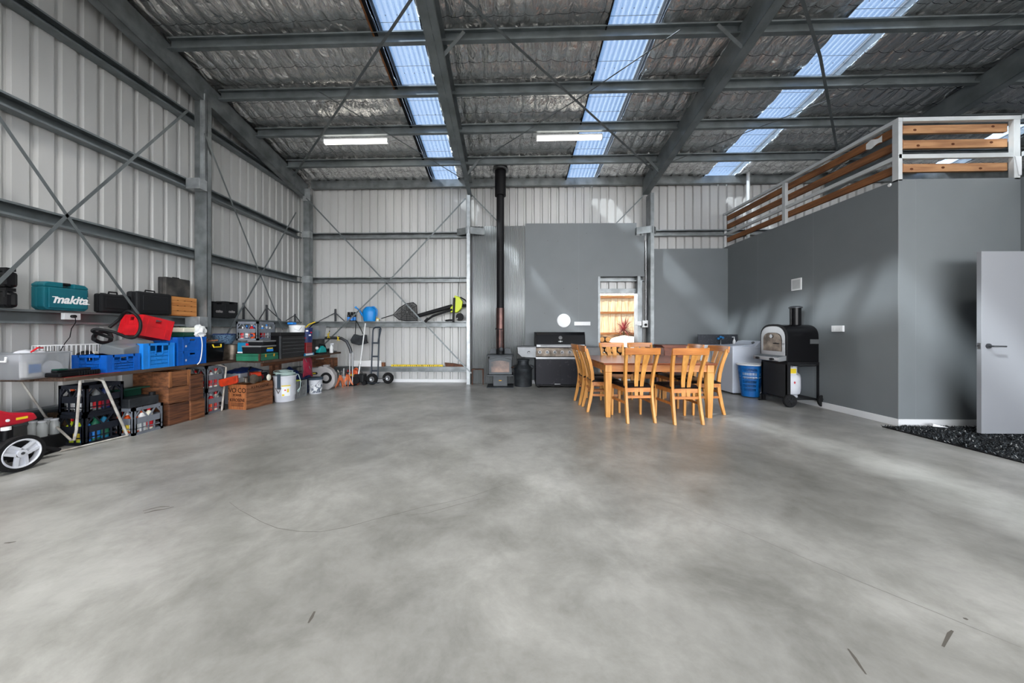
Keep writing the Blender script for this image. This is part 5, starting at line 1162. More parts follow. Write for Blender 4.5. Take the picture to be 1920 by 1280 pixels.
t = thing('enamel_basin', 'speckled blue enamel basin balanced on the steel pot', 'basin', (-4.46, yX(432, -4.40)-0.04, ZB+0.238)); MB().lathe([(0.001, 0.0), (0.09, 0.01), (0.15, 0.1), (0.17, 0.15), (0.175, 0.155)], 28).build('bowl', 'speckle', t, smooth=True); MB().box(-0.14, 0.16, -0.06, 0.05, 0.155, 0.17).build('flat_tray', 'blue_navy', t)

# ================================================================== ON THE FORWARD BENCH
Z2 = 0.741
t, hx, hy = base_box('metal_case', 'flat green metal case at near end of forward bench', 'case', 487, 522, -3.69, 0.36, Z2); MB().box(-hx, hx, -hy, hy, 0, 0.075).build('base', 'green_box', t, bev=0.005); MB().box(-hx, hx, -hy, hy, 0.077, 0.105).build('lid', 'green_box', t, bev=0.005)
for y in (-0.08, 0.1): MB().box(hx, hx+0.006, y-0.012, y+0.012, 0.05, 0.095).build('catch', 'brass', t)
MB().box(hx-0.02, hx+0.002, -hy-0.002, -hy+0.02, 0, 0.105).build('corner', 'rust', t)
for k, (u0, u1, h, z) in enumerate(((489, 521, 0.115, Z2+0.107), (493, 518, 0.075, Z2+0.107+0.117))):
    t, hx, hy = base_box('organiser_case', ['black organiser case with grey lid and yellow label', 'smaller black organiser case with grey lid, on top'][k], 'case', u0, u1, -3.73, 0.3-0.06*k, z, 'black organiser cases'); MB().taper((-hx+0.01, hx-0.01, -hy+0.01, hy-0.01), (-hx+0.004, hx-0.004, -hy+0.004, hy-0.004), 0, h-0.022).build('body', 'black', t, bev=0.005); MB().box(-hx, hx, -hy, hy, h-0.022, h).build('lid', 'grey_mid', t, bev=0.006)
    if k == 0: MB().box(hx-0.004, hx+0.0, -0.06, 0.08, 0.02, 0.06).build('label', 'blue_light', t); MB().box(hx-0.003, hx+0.001, -0.05, 0.07, 0.06, 0.078).build('label', 'yellow', t)
t = thing('tool_carton', 'blue carton with red corner behind organiser cases', 'carton', (-4.06, 5.12, Z2+0.107)); MB().box(-0.11, 0.12, -0.1, 0.12, 0, 0.16).build('carton', 'blue_box', t, bev=0.003); MB().box(0.02, 0.07, -0.102, -0.1, 0.02, 0.15).build('print', 'red', t); MB().box(0.07, 0.1, -0.103, -0.1, 0.02, 0.12).build('print', 'white_plastic', t); MB().box(-0.11, 0.12, -0.102, -0.1, 0.0, 0.02).build('print', 'white_plastic', t)
t = thing('milk_crate', 'grey milk crate of spray cans and tapes, up on the blue carton', 'crate', (-3.99, 5.17, Z2+0.107+0.195)); milk_crate(t, 0.17, 0.19, 0.285, 'grey_crate'); GC = t.location
cols = [('white_plastic', 'white'), ('blue_navy', 'navy'), ('red', 'red'), ('cream', 'cream'), ('blue_light', 'light blue'), ('white_dirty', 'off-white')]
for i, (x, y) in enumerate(((-0.12, -0.12), (-0.05, -0.13), (0.03, -0.13), (0.11, -0.12), (0.12, -0.03), (0.12, 0.06), (0.12, 0.13), (-0.02, -0.02))):
    m_, cn = cols[i % 6]; bottle('%s can in the grey milk crate above the blue carton, %s' % (cn, ['back left', 'front left', 'front middle', 'near corner', 'right side nearest', 'right side middle', 'right side far', 'centre'][i]), (GC[0]+x, GC[1]+y, GC[2]+0.009), 0.03, 0.2+0.02*(i % 3), m_, ['white_plastic', 'blue_light'][i % 2], 'cans in the upper grey crate', ['red', 'paper', 'blue_box', 'orange'][i % 4], 'can')
t = thing('colour_disc', 'round multicoloured sanding disc pack in grey crate', 'disc', (GC[0]+0.06, GC[1]-0.165, GC[2]+0.075))
MB().lathe([(0.025, -0.006), (0.05, -0.006), (0.05, 0.006), (0.025, 0.006)], 22, Matrix.Rotation(R(90), 4, 'X'), cap=False).build('ring', 'orange', t); MB().lathe([(0.001, -0.004), (0.025, -0.004), (0.025, 0.004), (0.001, 0.004)], 16, Matrix.Rotation(R(90), 4, 'X')).build('centre', 'blue_navy', t)
# drawer chest
t, hx, hy = base_box('drawer_chest', 'black metal tool chest with five drawers and lid', 'tool chest', 526, 571, -3.66, 0.30, Z2); hh = zX(526, 623, -3.66)-Z2
MB().box(-hx, hx, -hy, hy, 0, hh-0.06).build('body', 'black_gloss', t, bev=0.004); MB().box(-hx-0.003, hx+0.003, -hy-0.003, hy+0.003, hh-0.058, hh).build('lid', 'black', t, bev=0.008)
dz = [0.03, 0.10, 0.16, 0.215, 0.27, 0.33]
for k in range(5):
    d = MB().box(hx, hx+0.008, -hy+0.03, hy-0.02, dz[k]+0.003, dz[k+1]-0.006).build('drawer', 'black_plastic', t, bev=0.002)
    MB().box(hx+0.008, hx+0.016, -hy+0.035, hy-0.025, dz[k+1]-0.018, dz[k+1]-0.008).build('pull', 'steel_dark', d)
MB().box(hx-0.02, hx+0.004, -hy-0.004, -hy+0.012, 0, hh-0.06).build('corner_trim', 'steel_dark', t)
Zc = Z2+hh
t = thing('white_tub', 'round white plastic tub with lid on the black tool chest', 'tub', (-3.80, yX(557, -3.8), Zc+0.001)); MB().lathe([(0.001, 0), (0.115, 0), (0.125, 0.10), (0.13, 0.10), (0.13, 0.118), (0.10, 0.13), (0.001, 0.135)], 26).build('body', 'white_plastic', t, smooth=True); MB().tube([(0.12, -0.05, 0.1), (0.09, -0.09, 0.03), (0.03, -0.125, 0.06)], 0.003, 5).build('bail', 'steel', t)
t2 = thing('blue_sponge', 'bright blue cloth on lid of the round white tub', 'cloth', (-3.83, yX(549, -3.83)-0.02, Zc+0.136)); MB().box(-0.05, 0.05, -0.06, 0.05, 0, 0.04).build('cloth', 'blue_light', t2, bev=0.012)
t = thing('metal_box', 'red metal box beside the black tool chest', 'box', (-3.74, yX(578, -3.66)+0.02, Z2)); MB().box(-0.11, 0.09, -0.085, 0.085, 0, 0.235).build('body', 'red_dark', t, bev=0.006)
for z in (0.08, 0.16): MB().box(0.09, 0.094, -0.08, 0.08, z, z+0.004).build('seam', 'black', t)
t = thing('flag_bucket', 'navy bucket with red and white flag print on red box', 'bucket', (-3.75, yX(581, -3.66)+0.03, Z2+0.236)); MB().lathe([(0.001, 0), (0.10, 0), (0.112, 0.27), (0.106, 0.27), (0.001, 0.24)], 24).build('pail', 'blue_navy', t, smooth=True)
for a, z, m_ in ((-70, 0.07, 'red'), (-25, 0.12, 'white_plastic'), (-50, 0.2, 'white_plastic'), (-10, 0.17, 'red'), (-90, 0.15, 'red')): MB().box(-0.02, 0.02, -0.11, -0.107, z, z+0.025, Matrix.Rotation(R(a+90), 4, 'Z')).build('flag_print', m_, t)
for i, dx in enumerate((-0.04, 0.03)): MB().tube([(dx, 0, 0.24), (dx+0.03, 0.1, 0.33), (dx+0.08, 0.22, 0.38)], 0.011, 6).build('tool_handle', ['yellow', 'black'][i], t)
t = thing('tool_case', 'dark case under the clear tub near the bench end', 'tool case', (-3.86, 6.56, Z2)); MB().box(-0.13, 0.10, -0.16, 0.16, 0, 0.285).build('shell', 'black_worn', t, bev=0.01)
t = thing('storage_tub', 'small clear plastic tub on the dark case', 'tub', (-3.84, 6.56, Z2+0.287)); MB().taper((-0.10, 0.10, -0.12, 0.12), (-0.13, 0.13, -0.14, 0.14), 0, 0.27).build('body', 'clear_tub', t, bev=0.01); MB().sph((0, 0, 0.1), 0.08, (1, 1, 1)).build('contents', 'blue_box', t, smooth=True)
# orbital sander, box, spray bottle, grinder, clamps
t = thing('power_sander', 'teal and black power sander on the forward bench', 'power tool', (-3.66, 6.42, Z2), R(80)); MB().box(-0.12, 0.10, -0.045, 0.045, 0.0, 0.03).build('sole', 'black', t); MB().prism([(-0.11, 0.03), (0.09, 0.03), (0.07, 0.12), (0.0, 0.16), (-0.07, 0.12)], 'xz', -0.045, 0.045).build('body', 'teal', t, bev=0.01); MB().tube([(-0.08, 0, 0.12), (-0.04, 0, 0.19), (0.08, 0, 0.17), (0.12, 0, 0.08)], 0.017, 8).build('handle', 'black', t); MB().sph((-0.12, 0, 0.12), 0.03).build('knob', 'white_plastic', t, smooth=True)
t, hx, hy = base_box('screw_box', 'small blue and white box at the front bench edge', 'box', 572, 589, -3.64, 0.1, Z2); MB().box(-hx, hx, -hy, hy, 0, 0.045).build('carton', 'blue_box', t); MB().box(hx, hx+0.001, -hy+0.02, hy-0.04, 0.008, 0.038).build('print', 'white_plastic', t)
t = thing('spray_bottle', 'white spray bottle at the far end of the bench', 'bottle', (-3.66, 6.78, Z2)); MB().lathe([(0.001, 0), (0.036, 0), (0.037, 0.12), (0.015, 0.15), (0.013, 0.16)], 16).build('body', 'white_plastic', t, smooth=True); MB().box(-0.014, 0.045, -0.012, 0.012, 0.16, 0.195).box(0.03, 0.04, -0.006, 0.006, 0.12, 0.165).build('trigger', 'white_dirty', t, bev=0.003)
t = thing('angle_grinder', 'black angle grinder behind the white spray bottle', 'power tool', (-3.78, 6.92, Z2+0.001), R(70)); MB().tube([(-0.14, 0, 0.045), (0.08, 0, 0.05)], 0.034, 12).build('body', 'black', t, smooth=True); MB().lathe([(0.001, 0), (0.06, 0), (0.06, 0.012), (0.02, 0.02), (0.001, 0.02)], 20, Matrix.Translation((0.12, 0, 0.01))).build('disc', 'steel_dark', t); MB().tube([(0.06, 0.03, 0.05), (0.05, 0.13, 0.06)], 0.012, 8).build('side_handle', 'black', t)
# grey pipe stand with yellow clamps
P = [aY(u, v, Y) for u, v, Y in ((598, 634, 7.2), (622, 633, 7.2), (640, 634, 7.2), (650, 640, 7.2), (656, 652, 7.2), (659, 662, 7.2))]
t = thing('pipe_stand', 'bent grey padded pipe on thin poles behind the orange can', 'stand', (P[-1][0], 7.2, 0)); off = -Vector(t.location)
b = MB(); b.M = Matrix.Translation(off); b.tube(P, 0.032, 12); b.build('padded_bar', 'steel_dark', t, smooth=True)
for dx in (-0.035, 0.03): MB().tube([(dx-0.01, 0, 0.0), (dx, 0, P[-1][2]+0.03)], 0.013, 8).build('pole', 'steel', t, smooth=True)
MB().box(-0.1, 0.1, -0.05, 0.05, 0, 0.02).build('foot', 'black', t)
for i, (u, v) in enumerate(((616, 632), (634, 637))):
    p = aY(u, v, 7.16); t = thing('spring_clamp', ['yellow spring clamp gripping the grey pipe, nearer the tub', 'yellow spring clamp gripping the grey pipe, nearer its bend'][i], 'clamp', (p[0], 7.16, p[2]), 0, 'yellow spring clamps')
    MB().tube([(-0.02, 0, -0.02), (0.0, -0.01, 0.03), (0.02, 0, 0.12-0.06*i)], 0.009, 6).tube([(0.03, 0, -0.02), (0.0, -0.01, 0.03), (-0.02, 0, 0.08)], 0.009, 6).build('jaw', 'yellow', t); MB().sph((0.02, 0, 0.13-0.06*i), 0.012).build('tip', 'black', t)

# ================================================================== UNDER THE BENCHES
# mower
wx = -4.14; wc = aX(37, 847, wx)
t = thing('lawn_mower', 'red lawn mower with white-hubbed wheel at the left edge', 'mower', (-4.4, wc[1], 0))
def mower_wheel(x, y, r, w=0.05):
    Mx = Matrix.Translation((x, y, r)) @ Matrix.Rotation(R(90), 4, 'Y')
    o = MB().lathe([(r*0.80, -w/2), (r*0.97, -w/2), (r, -w/2+0.01), (r, w/2-0.01), (r*0.97, w/2), (r*0.80, w/2), (r*0.80, -w/2)], 40, Mx, cap=False).build('tyre', 'rubber', t, smooth=True)
    b = MB().lathe([(r*0.70, -w/2+0.004), (r*0.805, -w/2+0.004), (r*0.805, w/2-0.002), (r*0.76, w/2+0.003), (r*0.70, w/2-0.004), (r*0.70, -w/2+0.004)], 40, Mx, cap=False)
    for k in range(3):
        a = 2*math.pi*k/3+0.5; c, s = math.cos(a), math.sin(a)
        for o_ in (-0.022, 0.022): b.bar((x+w/2-0.012, y-s*o_, r+c*o_), (x+w/2-0.012, y+c*r*0.74-s*o_*1.5, r+s*r*0.74+c*o_*1.5), 0.022, 0.02, up=(1, 0, 0))
        b.bar((x+w/2-0.02, y, r), (x+w/2-0.02, y+c*r*0.73, r+s*r*0.73), 0.05, 0.008, up=(1, 0, 0))
    b.cyl((x-w/2, y, r), (x+w/2+0.002, y, r), 0.032, seg=20); h = b.build('hub', 'white_dirty', o, smooth=True)
    MB().cyl((x+w/2, y, r), (x+w/2+0.008, y, r), 0.011, seg=12).build('axle_nut', 'steel_dark', o)
mower_wheel(0.26, 0.0, 0.15)
mower_wheel(-0.2, 0.02, 0.125); mower_wheel(0.25, -0.62, 0.11)
MB().prism([(-0.72, 0.10), (0.03, 0.10), (0.12, 0.16), (0.08, 0.24), (-0.1, 0.27), (-0.66, 0.26), (-0.75, 0.18)], 'yz', -0.16, 0.2).build('deck', 'black_plastic', t, bev=0.02)
MB().prism([(-0.42, 0.36), (0.12, 0.37), (0.215, 0.385), (0.19, 0.45), (0.06, 0.475), (-0.03, 0.525), (-0.38, 0.525)], 'yz', -0.16, 0.12).build('engine_cover', 'red_mower', t, bev=0.02)
b = MB()
for k in range(7): b.bar((-0.1+0.03*k, -0.16, 0.527), (-0.1+0.03*k, 0.0, 0.523), 0.008, 0.008)
b.build('vent_rib', 'black', t); MB().box(0.119, 0.1225, 0.07, 0.14, 0.41, 0.43).build('yellow_sticker', 'yellow', t); MB().cyl((0.12, 0.02, 0.42), (0.124, 0.02, 0.42), 0.012).build('white_badge', 'white_plastic', t)
MB().box(-0.14, 0.11, -0.38, 0.06, 0.26, 0.362).build('engine_base', 'black', t)
MB().tube([(0.16, -0.02, 0.22), (0.17, -0.02, 0.35)], 0.02, 10).build('fuel_neck', 'black', t, smooth=True); MB().cyl((0.17, -0.02, 0.35), (0.17, -0.02, 0.375), 0.027).build('fuel_cap', 'white_plastic', t)
MB().tube([(0.05, 0.1, 0.13), (0.1, 0.26, 0.10), (0.12, 0.34, 0.06), (0.05, 0.3, 0.04), (0.0, 0.1, 0.05)], 0.022, 8).build('grass_chute', 'black', t, smooth=True)
MB().tube([(0.22, -0.62, 0.2), (0.24, -0.95, 0.75)], 0.014, 8).tube([(-0.12, -0.62, 0.2), (-0.12, -0.95, 0.75)], 0.014, 8).build('handlebar', 'steel_dark', t)
# tray with basket and jars
t = thing('low_tray', 'low black plastic tray on the floor under near bench end', 'tray', (-4.70, 3.42, 0)); MB().box(-0.14, 0.12, -0.30, 0.22, 0, 0.14).build('tray', 'black_plastic', t, bev=0.01)
t = thing('wicker_basket', 'dark brown wicker basket on the low tray behind mower', 'basket', (-4.70, 3.5, 0.141)); MB().taper((-0.1, 0.1, -0.13, 0.13), (-0.115, 0.115, -0.145, 0.145), 0, 0.19).build('body', 'brown_wicker', t, bev=0.01)
b = MB()
for k in range(15): b.box(0.116, 0.122, -0.14+0.02*k-0.004, -0.14+0.02*k+0.004, 0.01, 0.19); b.box(-0.11+0.015*k, -0.104+0.015*k, -0.152, -0.146, 0.01, 0.19)
b.build('stake', 'brown_wicker', t)
for i in range(4):
    x, y = ((-4.62, 3.18), (-4.70, 3.17), (-4.62, 3.27), (-4.70, 3.28))[i]
    j = thing('glass_jar', 'clear jar with pale lid on low tray behind the red mower', 'jar', (x, y, 0.141), 0, 'clear jars behind the mower'); MB().lathe([(0.001, 0), (0.034, 0), (0.035, 0.11), (0.026, 0.13), (0.026, 0.14)], 14).build('glass', 'bottle_clear', j, smooth=True); MB().cyl((0, 0, 0.14), (0, 0, 0.155), 0.028).build('lid', 'white_dirty', j)
# black crates with bottles
def fill(loc, hx, hy, z0, cols, group, where, r=0.038, h=0.275):
    n = 0; spots = [(hx-0.055, -hy+0.055+k*0.078) for k in range(int((2*hy-0.05)/0.078))]+[(hx-0.055-(k+1)*0.078, -hy+0.055) for k in range(int((2*hx-0.09)/0.078))]
    for i, (x, y) in enumerate(spots):
        m_, cm, lm, nm2 = cols[i % len(cols)]
        pos = 'front row' if i < int((2*hy-0.05)/0.078) else 'end row'
        ordn_ = ['first', 'second', 'third', 'fourth', 'fifth', 'sixth', 'seventh', 'eighth'][i if pos == 'front row' else i-int((2*hy-0.05)/0.078)]
        bottle('%s bottle %s from the corner, %s, %s' % (nm2, ordn_, pos, where), (loc[0]+x, loc[1]+y, z0), r, h*(0.9+0.1*((i*7) % 3)/2), m_, cm, group, lm)
t, hx, hy = base_box('milk_crate', 'black milk crate of coloured bottles on the floor, under another', 'crate', 158, 229, -4.38, 0.29, 0.0, 'black milk crates'); milk_crate(t, hx, hy, 0.315, 'black_crate'); l = t.location
fill(l, hx, hy, 0.01, [('blue_light', 'white_plastic', 'blue_navy', 'blue'), ('green_box', 'green_box', 'blue_light', 'green'), ('blue_box', 'black', 'green_box', 'teal'), ('lime', 'green_box', 'yellow', 'yellow'), ('lime', 'red', 'black', 'lime'), ('black_gloss', 'red', 'red', 'black')], 'bottles in the lower black crate', 'lower black crate')
t, hx, hy = base_box('milk_crate', 'black milk crate of dark bottles stacked on the lower black one', 'crate', 160, 232, -4.37, 0.29, 0.318, 'black milk crates'); milk_crate(t, hx, hy, 0.30, 'black_crate'); l = t.location
fill(l, hx, hy, 0.328, [('black_gloss', 'orange', 'grey_pale', 'black'), ('grey_mid', 'grey_mid', 'red', 'grey'), ('blue_navy', 'grey_mid', 'crimson', 'navy'), ('grey_mid', 'orange_red', 'paper', 'red-labelled')], 'bottles in the upper black crate', 'upper black crate')
t, hx, hy = base_box('milk_crate', 'grey milk crate of orange and white bottles right of the black ones', 'crate', 250, 306, -4.24, 0.30, 0.0, 'grey milk crates'); milk_crate(t, hx, hy, 0.31, 'grey_crate'); l = t.location
fill(l, hx, hy, 0.01, [('orange', 'red', 'white_plastic', 'orange'), ('white_plastic', 'orange', 'paper', 'white'), ('cream', 'red', 'red', 'cream'), ('orange', 'white_plastic', 'yellow', 'pale orange')], 'bottles in the near grey crate', 'grey crate by the black crates', h=0.27)
t = thing('tool_case', 'dark green open tool box resting on the near grey crate', 'tool box', (l[0]-0.02, l[1], 0.312)); MB().box(-0.12, 0.13, -0.17, 0.15, 0, 0.10).build('tray', 'iron', t, bev=0.006); MB().box(-0.12, -0.09, -0.17, 0.15, 0.10, 0.20).box(-0.12, 0.02, -0.17, 0.15, 0.19, 0.205).build('lid', 'green_dark', t, bev=0.004); MB().cyl((0.1, 0.1, 0.1), (0.1, 0.1, 0.14), 0.03).build('fitting', 'black', t)
# wooden crates
specs = [('wooden crate on the floor, bottom of the near stack', 318, 355, 0.36, 0.0, 0.265, 'wood_crate_b'), ('wooden crate in the middle of the near stack', 316, 356, 0.46, 0.270, 0.207, 'wood_crate'), ('wooden crate with lighter batten, top of near stack', 316, 356, 0.46, 0.479, 0.195, 'wood_crate')]
for lab, u0, u1, d, z, h, m_ in specs:
    t, hx, hy = base_box('wooden_crate', 'old brown '+lab, 'crate', u0, u1, -4.24, d, z, 'old wooden crates'); wood_crate(t, hx, hy, h, m_, 1)
    if z > 0.4:
        MB().box(-0.02, 0.03, -hy-0.012, -hy, 0, h).build('batten', 'wood_crate', t)
        for yy in (-hy, hy-0.035): MB().box(hx, hx+0.01, yy, yy+0.035, 0, h).build('batten', 'wood_crate_end', t)
for lab, u0, u1, z, h, m_ in (('low wooden crate on the floor, second stack', 358, 384, 0.0, 0.255, 'wood_crate'), ('upright stained wooden crate, second stack', 357, 381, 0.257, 0.34, 'wood_crate_b')):
    t, hx, hy = base_box('wooden_crate', 'brown '+lab, 'crate', u0, u1, -4.22, 0.3, z, 'old wooden crates'); wood_crate(t, hx, hy, h, m_, 1 if z == 0 else 2)
for k in range(2):
    t, hx, hy = base_box('milk_crate', ['grey milk crate on the floor beside bench trestle, below another', 'grey milk crate stacked up under bench beside the trestle'][k], 'crate', 387, 421, -4.30, 0.30, 0.342*k, 'grey milk crates'); milk_crate(t, hx, hy, 0.338, 'grey_crate', 3); l = t.location
    fill(l, hx, hy, 0.342*k+0.01, [('orange', 'white_plastic', 'red', 'orange'), ('red', 'white_plastic', 'orange', 'red'), ('cream', 'red', 'red', 'cream')] if k == 0 else [('cream', 'red', 'red', 'cream'), ('white_plastic', 'red_dark', 'red', 'white')], 'bottles in the %s trestle crate' % ('lower', 'upper')[k], '%s crate by the trestle' % ('lower', 'upper')[k], h=0.28)
# orange scabbard leaning
p = aX(429, 717, -4.15); p = (p[0], p[1], 0.452); t = thing('saw_scabbard', 'worn orange-red plastic saw scabbard propped on the kerosene crate', 'scabbard', (p[0], p[1], p[2]), rot=(0, R(-8), R(0)))
MB().prism([(-0.14, -0.05), (-0.12, -0.075), (0.12, -0.055), (0.14, -0.03), (0.14, 0.06), (-0.13, 0.035), (-0.15, 0.01)], 'xz', -0.015, 0.015).build('sheath', 'orange_red', t, bev=0.006)
# kerosene crate
t = thing('kerosene_crate', 'old wooden crate with stencilled lettering and lighter orange end', 'crate', (-4.08, 5.18, 0), R(-8)); hx, hy, h = 0.165, 0.235, 0.375
mat('wood_crate_lettered', (176, 108, 60), 0.7, 0, vs=4, c2=(136, 78, 42), stretch=(8, 1, 1.5), bump=0.3, bs=14)
wood_crate(t, hx, hy, h, 'wood_crate', 3, 'wood_crate_lettered')
for i, (s, sz, z) in enumerate((('VO CO', 0.10, 0.285), ('POWER', 0.045, 0.215), ('KEROSENE', 0.065, 0.14))): text(s, 'lettering', 'ink', t, (0, -hy-0.001, z), (R(90), 0, 0), sz, off=0.001, sx=0.95 if i != 2 else 0.85)
b = MB()
for z in (0.09, 0.07, 0.05): b.box(-0.11, 0.11, -hy-0.001, -hy, z, z+0.008)
b.build('lettering_line', 'ink', t)
text('KEROSENE', 'lettering', 'ink', t, (hx+0.001, 0.0, 0.32), (R(90), 0, R(90)), 0.06, sx=1.1)
# chainsaw on crate
t = thing('chainsaw', 'grimy chainsaw with red cover and black handle on kerosene crate', 'chainsaw', (-4.08, 5.2, 0.376), R(60)); MB().box(-0.12, 0.12, -0.06, 0.06, 0.0, 0.09).build('crankcase', 'steel_grime', t, bev=0.015); MB().box(-0.05, 0.11, -0.065, 0.055, 0.09, 0.16).build('top_cover', 'orange_red', t, bev=0.02)
MB().cyl((-0.02, -0.07, 0.06), (-0.02, -0.1, 0.06), 0.07, seg=20).build('starter_cover', 'steel_grime', t, smooth=True); MB().tube([(-0.08, -0.09, 0.02), (-0.09, -0.1, 0.2), (-0.02, 0, 0.24), (-0.02, 0.08, 0.18), (0.0, 0.08, 0.03)], 0.012, 8).build('front_handle', 'black', t, smooth=True)
MB().tube([(0.1, 0, 0.12), (0.2, 0, 0.13), (0.24, 0, 0.06), (0.12, 0, 0.02)], 0.014, 8).build('rear_handle', 'black', t, smooth=True); MB().box(-0.45, -0.12, -0.004, 0.004, 0.02, 0.09).build('guide_bar', 'steel', t)
t = thing('ear_muffs', 'ear muffs with striped cups beside the chainsaw', 'ear muffs', (-3.96, 5.32, 0.377)); 
for s in (-1, 1): MB().sph((s*0.06, 0, 0.06), 0.045, (0.5, 1, 1.2)).build('cup', ['red_dark', 'cream'][s > 0], t, smooth=True)
MB().tube([(-0.065, 0, 0.1), (-0.05, 0, 0.17), (0.05, 0, 0.17), (0.065, 0, 0.1)], 0.007, 6).build('headband', 'black', t)
t = thing('polystyrene_block', 'white foam block behind the chainsaw under the bench', 'block', (-4.5, 5.5, 0)); MB().box(-0.12, 0.14, -0.2, 0.25, 0, 0.50).build('block', 'white_dirty', t, bev=0.01)
t = thing('tarpaulin', 'folded dark blue tarpaulin on white foam block', 'tarpaulin', (-4.5, 5.5, 0.501)); b = MB().grid(lambda u, v: (-0.14+0.3*u, -0.22+0.5*v, 0.07*math.sin(math.pi*u)**0.4*math.sin(math.pi*v)**0.4+0.02*NZ.noise(Vector((u*5, v*7, 2)))*math.sin(math.pi*u)), 20, 24); b.build('cloth', 'blue_navy', t, smooth=True, thick=0.004)
# white bucket with rope
t = thing('bucket', 'large white plastic bucket heaped with pale rope', 'bucket', (-3.84, 5.62, 0)); bucket(t, 0.148, 0.435, 'white_dirty', 0.17)
MB().lathe([(0.1605, 0.1), (0.1665, 0.26)], 28, cap=False).build('moulding', 'white_dirty', t)
for a0, a1, z0, z1, m_ in ((-72, -28, 0.10, 0.28, 'paper'), (-72, -28, 0.262, 0.28, 'yellow'), (-70, -58, 0.105, 0.135, 'yellow'), (-45, -36, 0.16, 0.22, 'yellow'), (-58, -50, 0.19, 0.21, 'red')):
    k = 0.001 if m_ == 'paper' else 0.003; MB().add([((0.1525+0.022*z/0.435+0.003+k)*math.cos(R(a)), (0.1525+0.022*z/0.435+0.003+k)*math.sin(R(a)), z) for z in (z0, z1) for a in [a0+(a1-a0)*i/6 for i in range(7)]], [(i, i+1, i+8, i+7) for i in range(6)]).build('label', m_, t)
bl = t.location; t = thing('rope_coil', 'tangled pale green rope coil filling the white bucket', 'rope', (bl[0], bl[1], 0.41)); Q = []
for i in range(420):
    a = i*0.31; r = 0.10+0.05*math.sin(i*0.13); Q.append((r*math.cos(a)*(1+0.2*math.sin(i*0.05)), r*math.sin(a), 0.03+0.05*(0.5+0.5*math.sin(i*0.077))+0.03*math.sin(i*0.21)))
MB().tube(Q, 0.006, 5).build('rope', 'rope', t, smooth=True)
MB().tube([(0.14, 0.02, 0.05), (0.2, 0.06, 0.03), (0.215, 0.1, -0.1), (0.2, 0.11, -0.2), (0.17, 0.07, -0.26), (0.22, 0.02, -0.27), (0.2, 0.1, -0.22)], 0.005, 5).build('rope_tail', 'rope', t, smooth=True)
t = thing('ratchet_strap', 'dark blue ratchet strap hanging over the bucket rim', 'strap', (bl[0]+0.02, bl[1]-0.18, 0.2)); MB().box(-0.026, 0.026, -0.006, 0.006, 0.02, 0.27).build('webbing', 'webbing', t, bev=0.002); MB().tube([(-0.045, -0.012, 0.04), (0.045, -0.012, 0.04), (0.0, -0.012, -0.045)], 0.007, 6, True).build('hook', 'steel_grime', t)
t, hx, hy = base_box('storage_crate', 'grey translucent slotted crate between the white bucket and paint pail', 'crate', 555, 575, -3.74, 0.28, 0); vent_crate(t, hx, hy, 0.30, 'grey_mid', 4)
MB().box(-0.08, 0.08, -hy+0.02, hy-0.03, 0.02, 0.27).build('contents', 'black_worn', t); MB().bar((0.05, -0.1, 0.31), (0.14, -0.02, 0.30), 0.04, 0.02).build('yellow_tool', 'lime', t)
t = thing('paint_pail', 'small white paint-splashed pail with grey rim', 'pail', (-3.72, 6.32, 0)); bucket(t, 0.112, 0.285, 'white_dirty', 0.122); MB().lathe([(0.124, 0.262), (0.134, 0.262), (0.134, 0.30), (0.12, 0.302)], 26).build('rim', 'webbing', t, smooth=True)
mat('paint_splash', (226, 228, 230), 0.5, 0, vs=18, c2=(96, 104, 118), vpos=(0.5, 0.54)); MB().lathe([(0.1135, 0.02), (0.1185, 0.18)], 26, cap=False).build('splashed_band', 'paint_splash', t); MB().tube([(0.12, -0.05, 0.25), (0.08, -0.11, 0.18), (-0.02, -0.135, 0.12), (-0.08, -0.11, 0.1)], 0.003, 5).build('bail', 'steel', t)
# hose reel case
t = thing('reel_case', 'grey plastic hose reel case with round black centre', 'reel', (-3.83, 6.72, 0), R(6)); P = [(-0.27, 0.0), (0.16, 0.0), (0.25, 0.06), (0.29, 0.16), (0.28, 0.30), (0.22, 0.40), (0.12, 0.47), (-0.02, 0.48), (-0.05, 0.455), (-0.25, 0.44), (-0.27, 0.40)]
MB().prism(P, 'xz', -0.07, 0.09).build('housing', 'grey_pale', t, bev=0.02)
Mr = Matrix.Translation((0.12, -0.075, 0.24)) @ Matrix.Rotation(R(90), 4, 'X'); MB().lathe([(0.06, 0), (0.112, 0), (0.108, 0.016), (0.065, 0.016)], 30, Mr, cap=False).lathe([(0.001, 0.002), (0.112, 0.002)], 30, Mr, cap=False).build('black_ring', 'rubber', t, smooth=True); MB().lathe([(0.001, 0.012), (0.062, 0.010), (0.064, 0.0)], 26, Mr).build('hub', 'grey_pale', t, smooth=True)
MB().prism([(-0.22, 0.31), (-0.06, 0.31), (-0.04, 0.335), (-0.06, 0.36), (-0.22, 0.36), (-0.235, 0.335)], 'xz', -0.074, -0.066).build('window', 'black', t); MB().box(-0.20, -0.08, -0.078, -0.072, 0.325, 0.345).build('yellow_hose', 'yellow', t); MB().box(0.05, 0.15, -0.05, 0.06, 0.47, 0.5).build('carry_handle', 'grey_pale', t, bev=0.01)
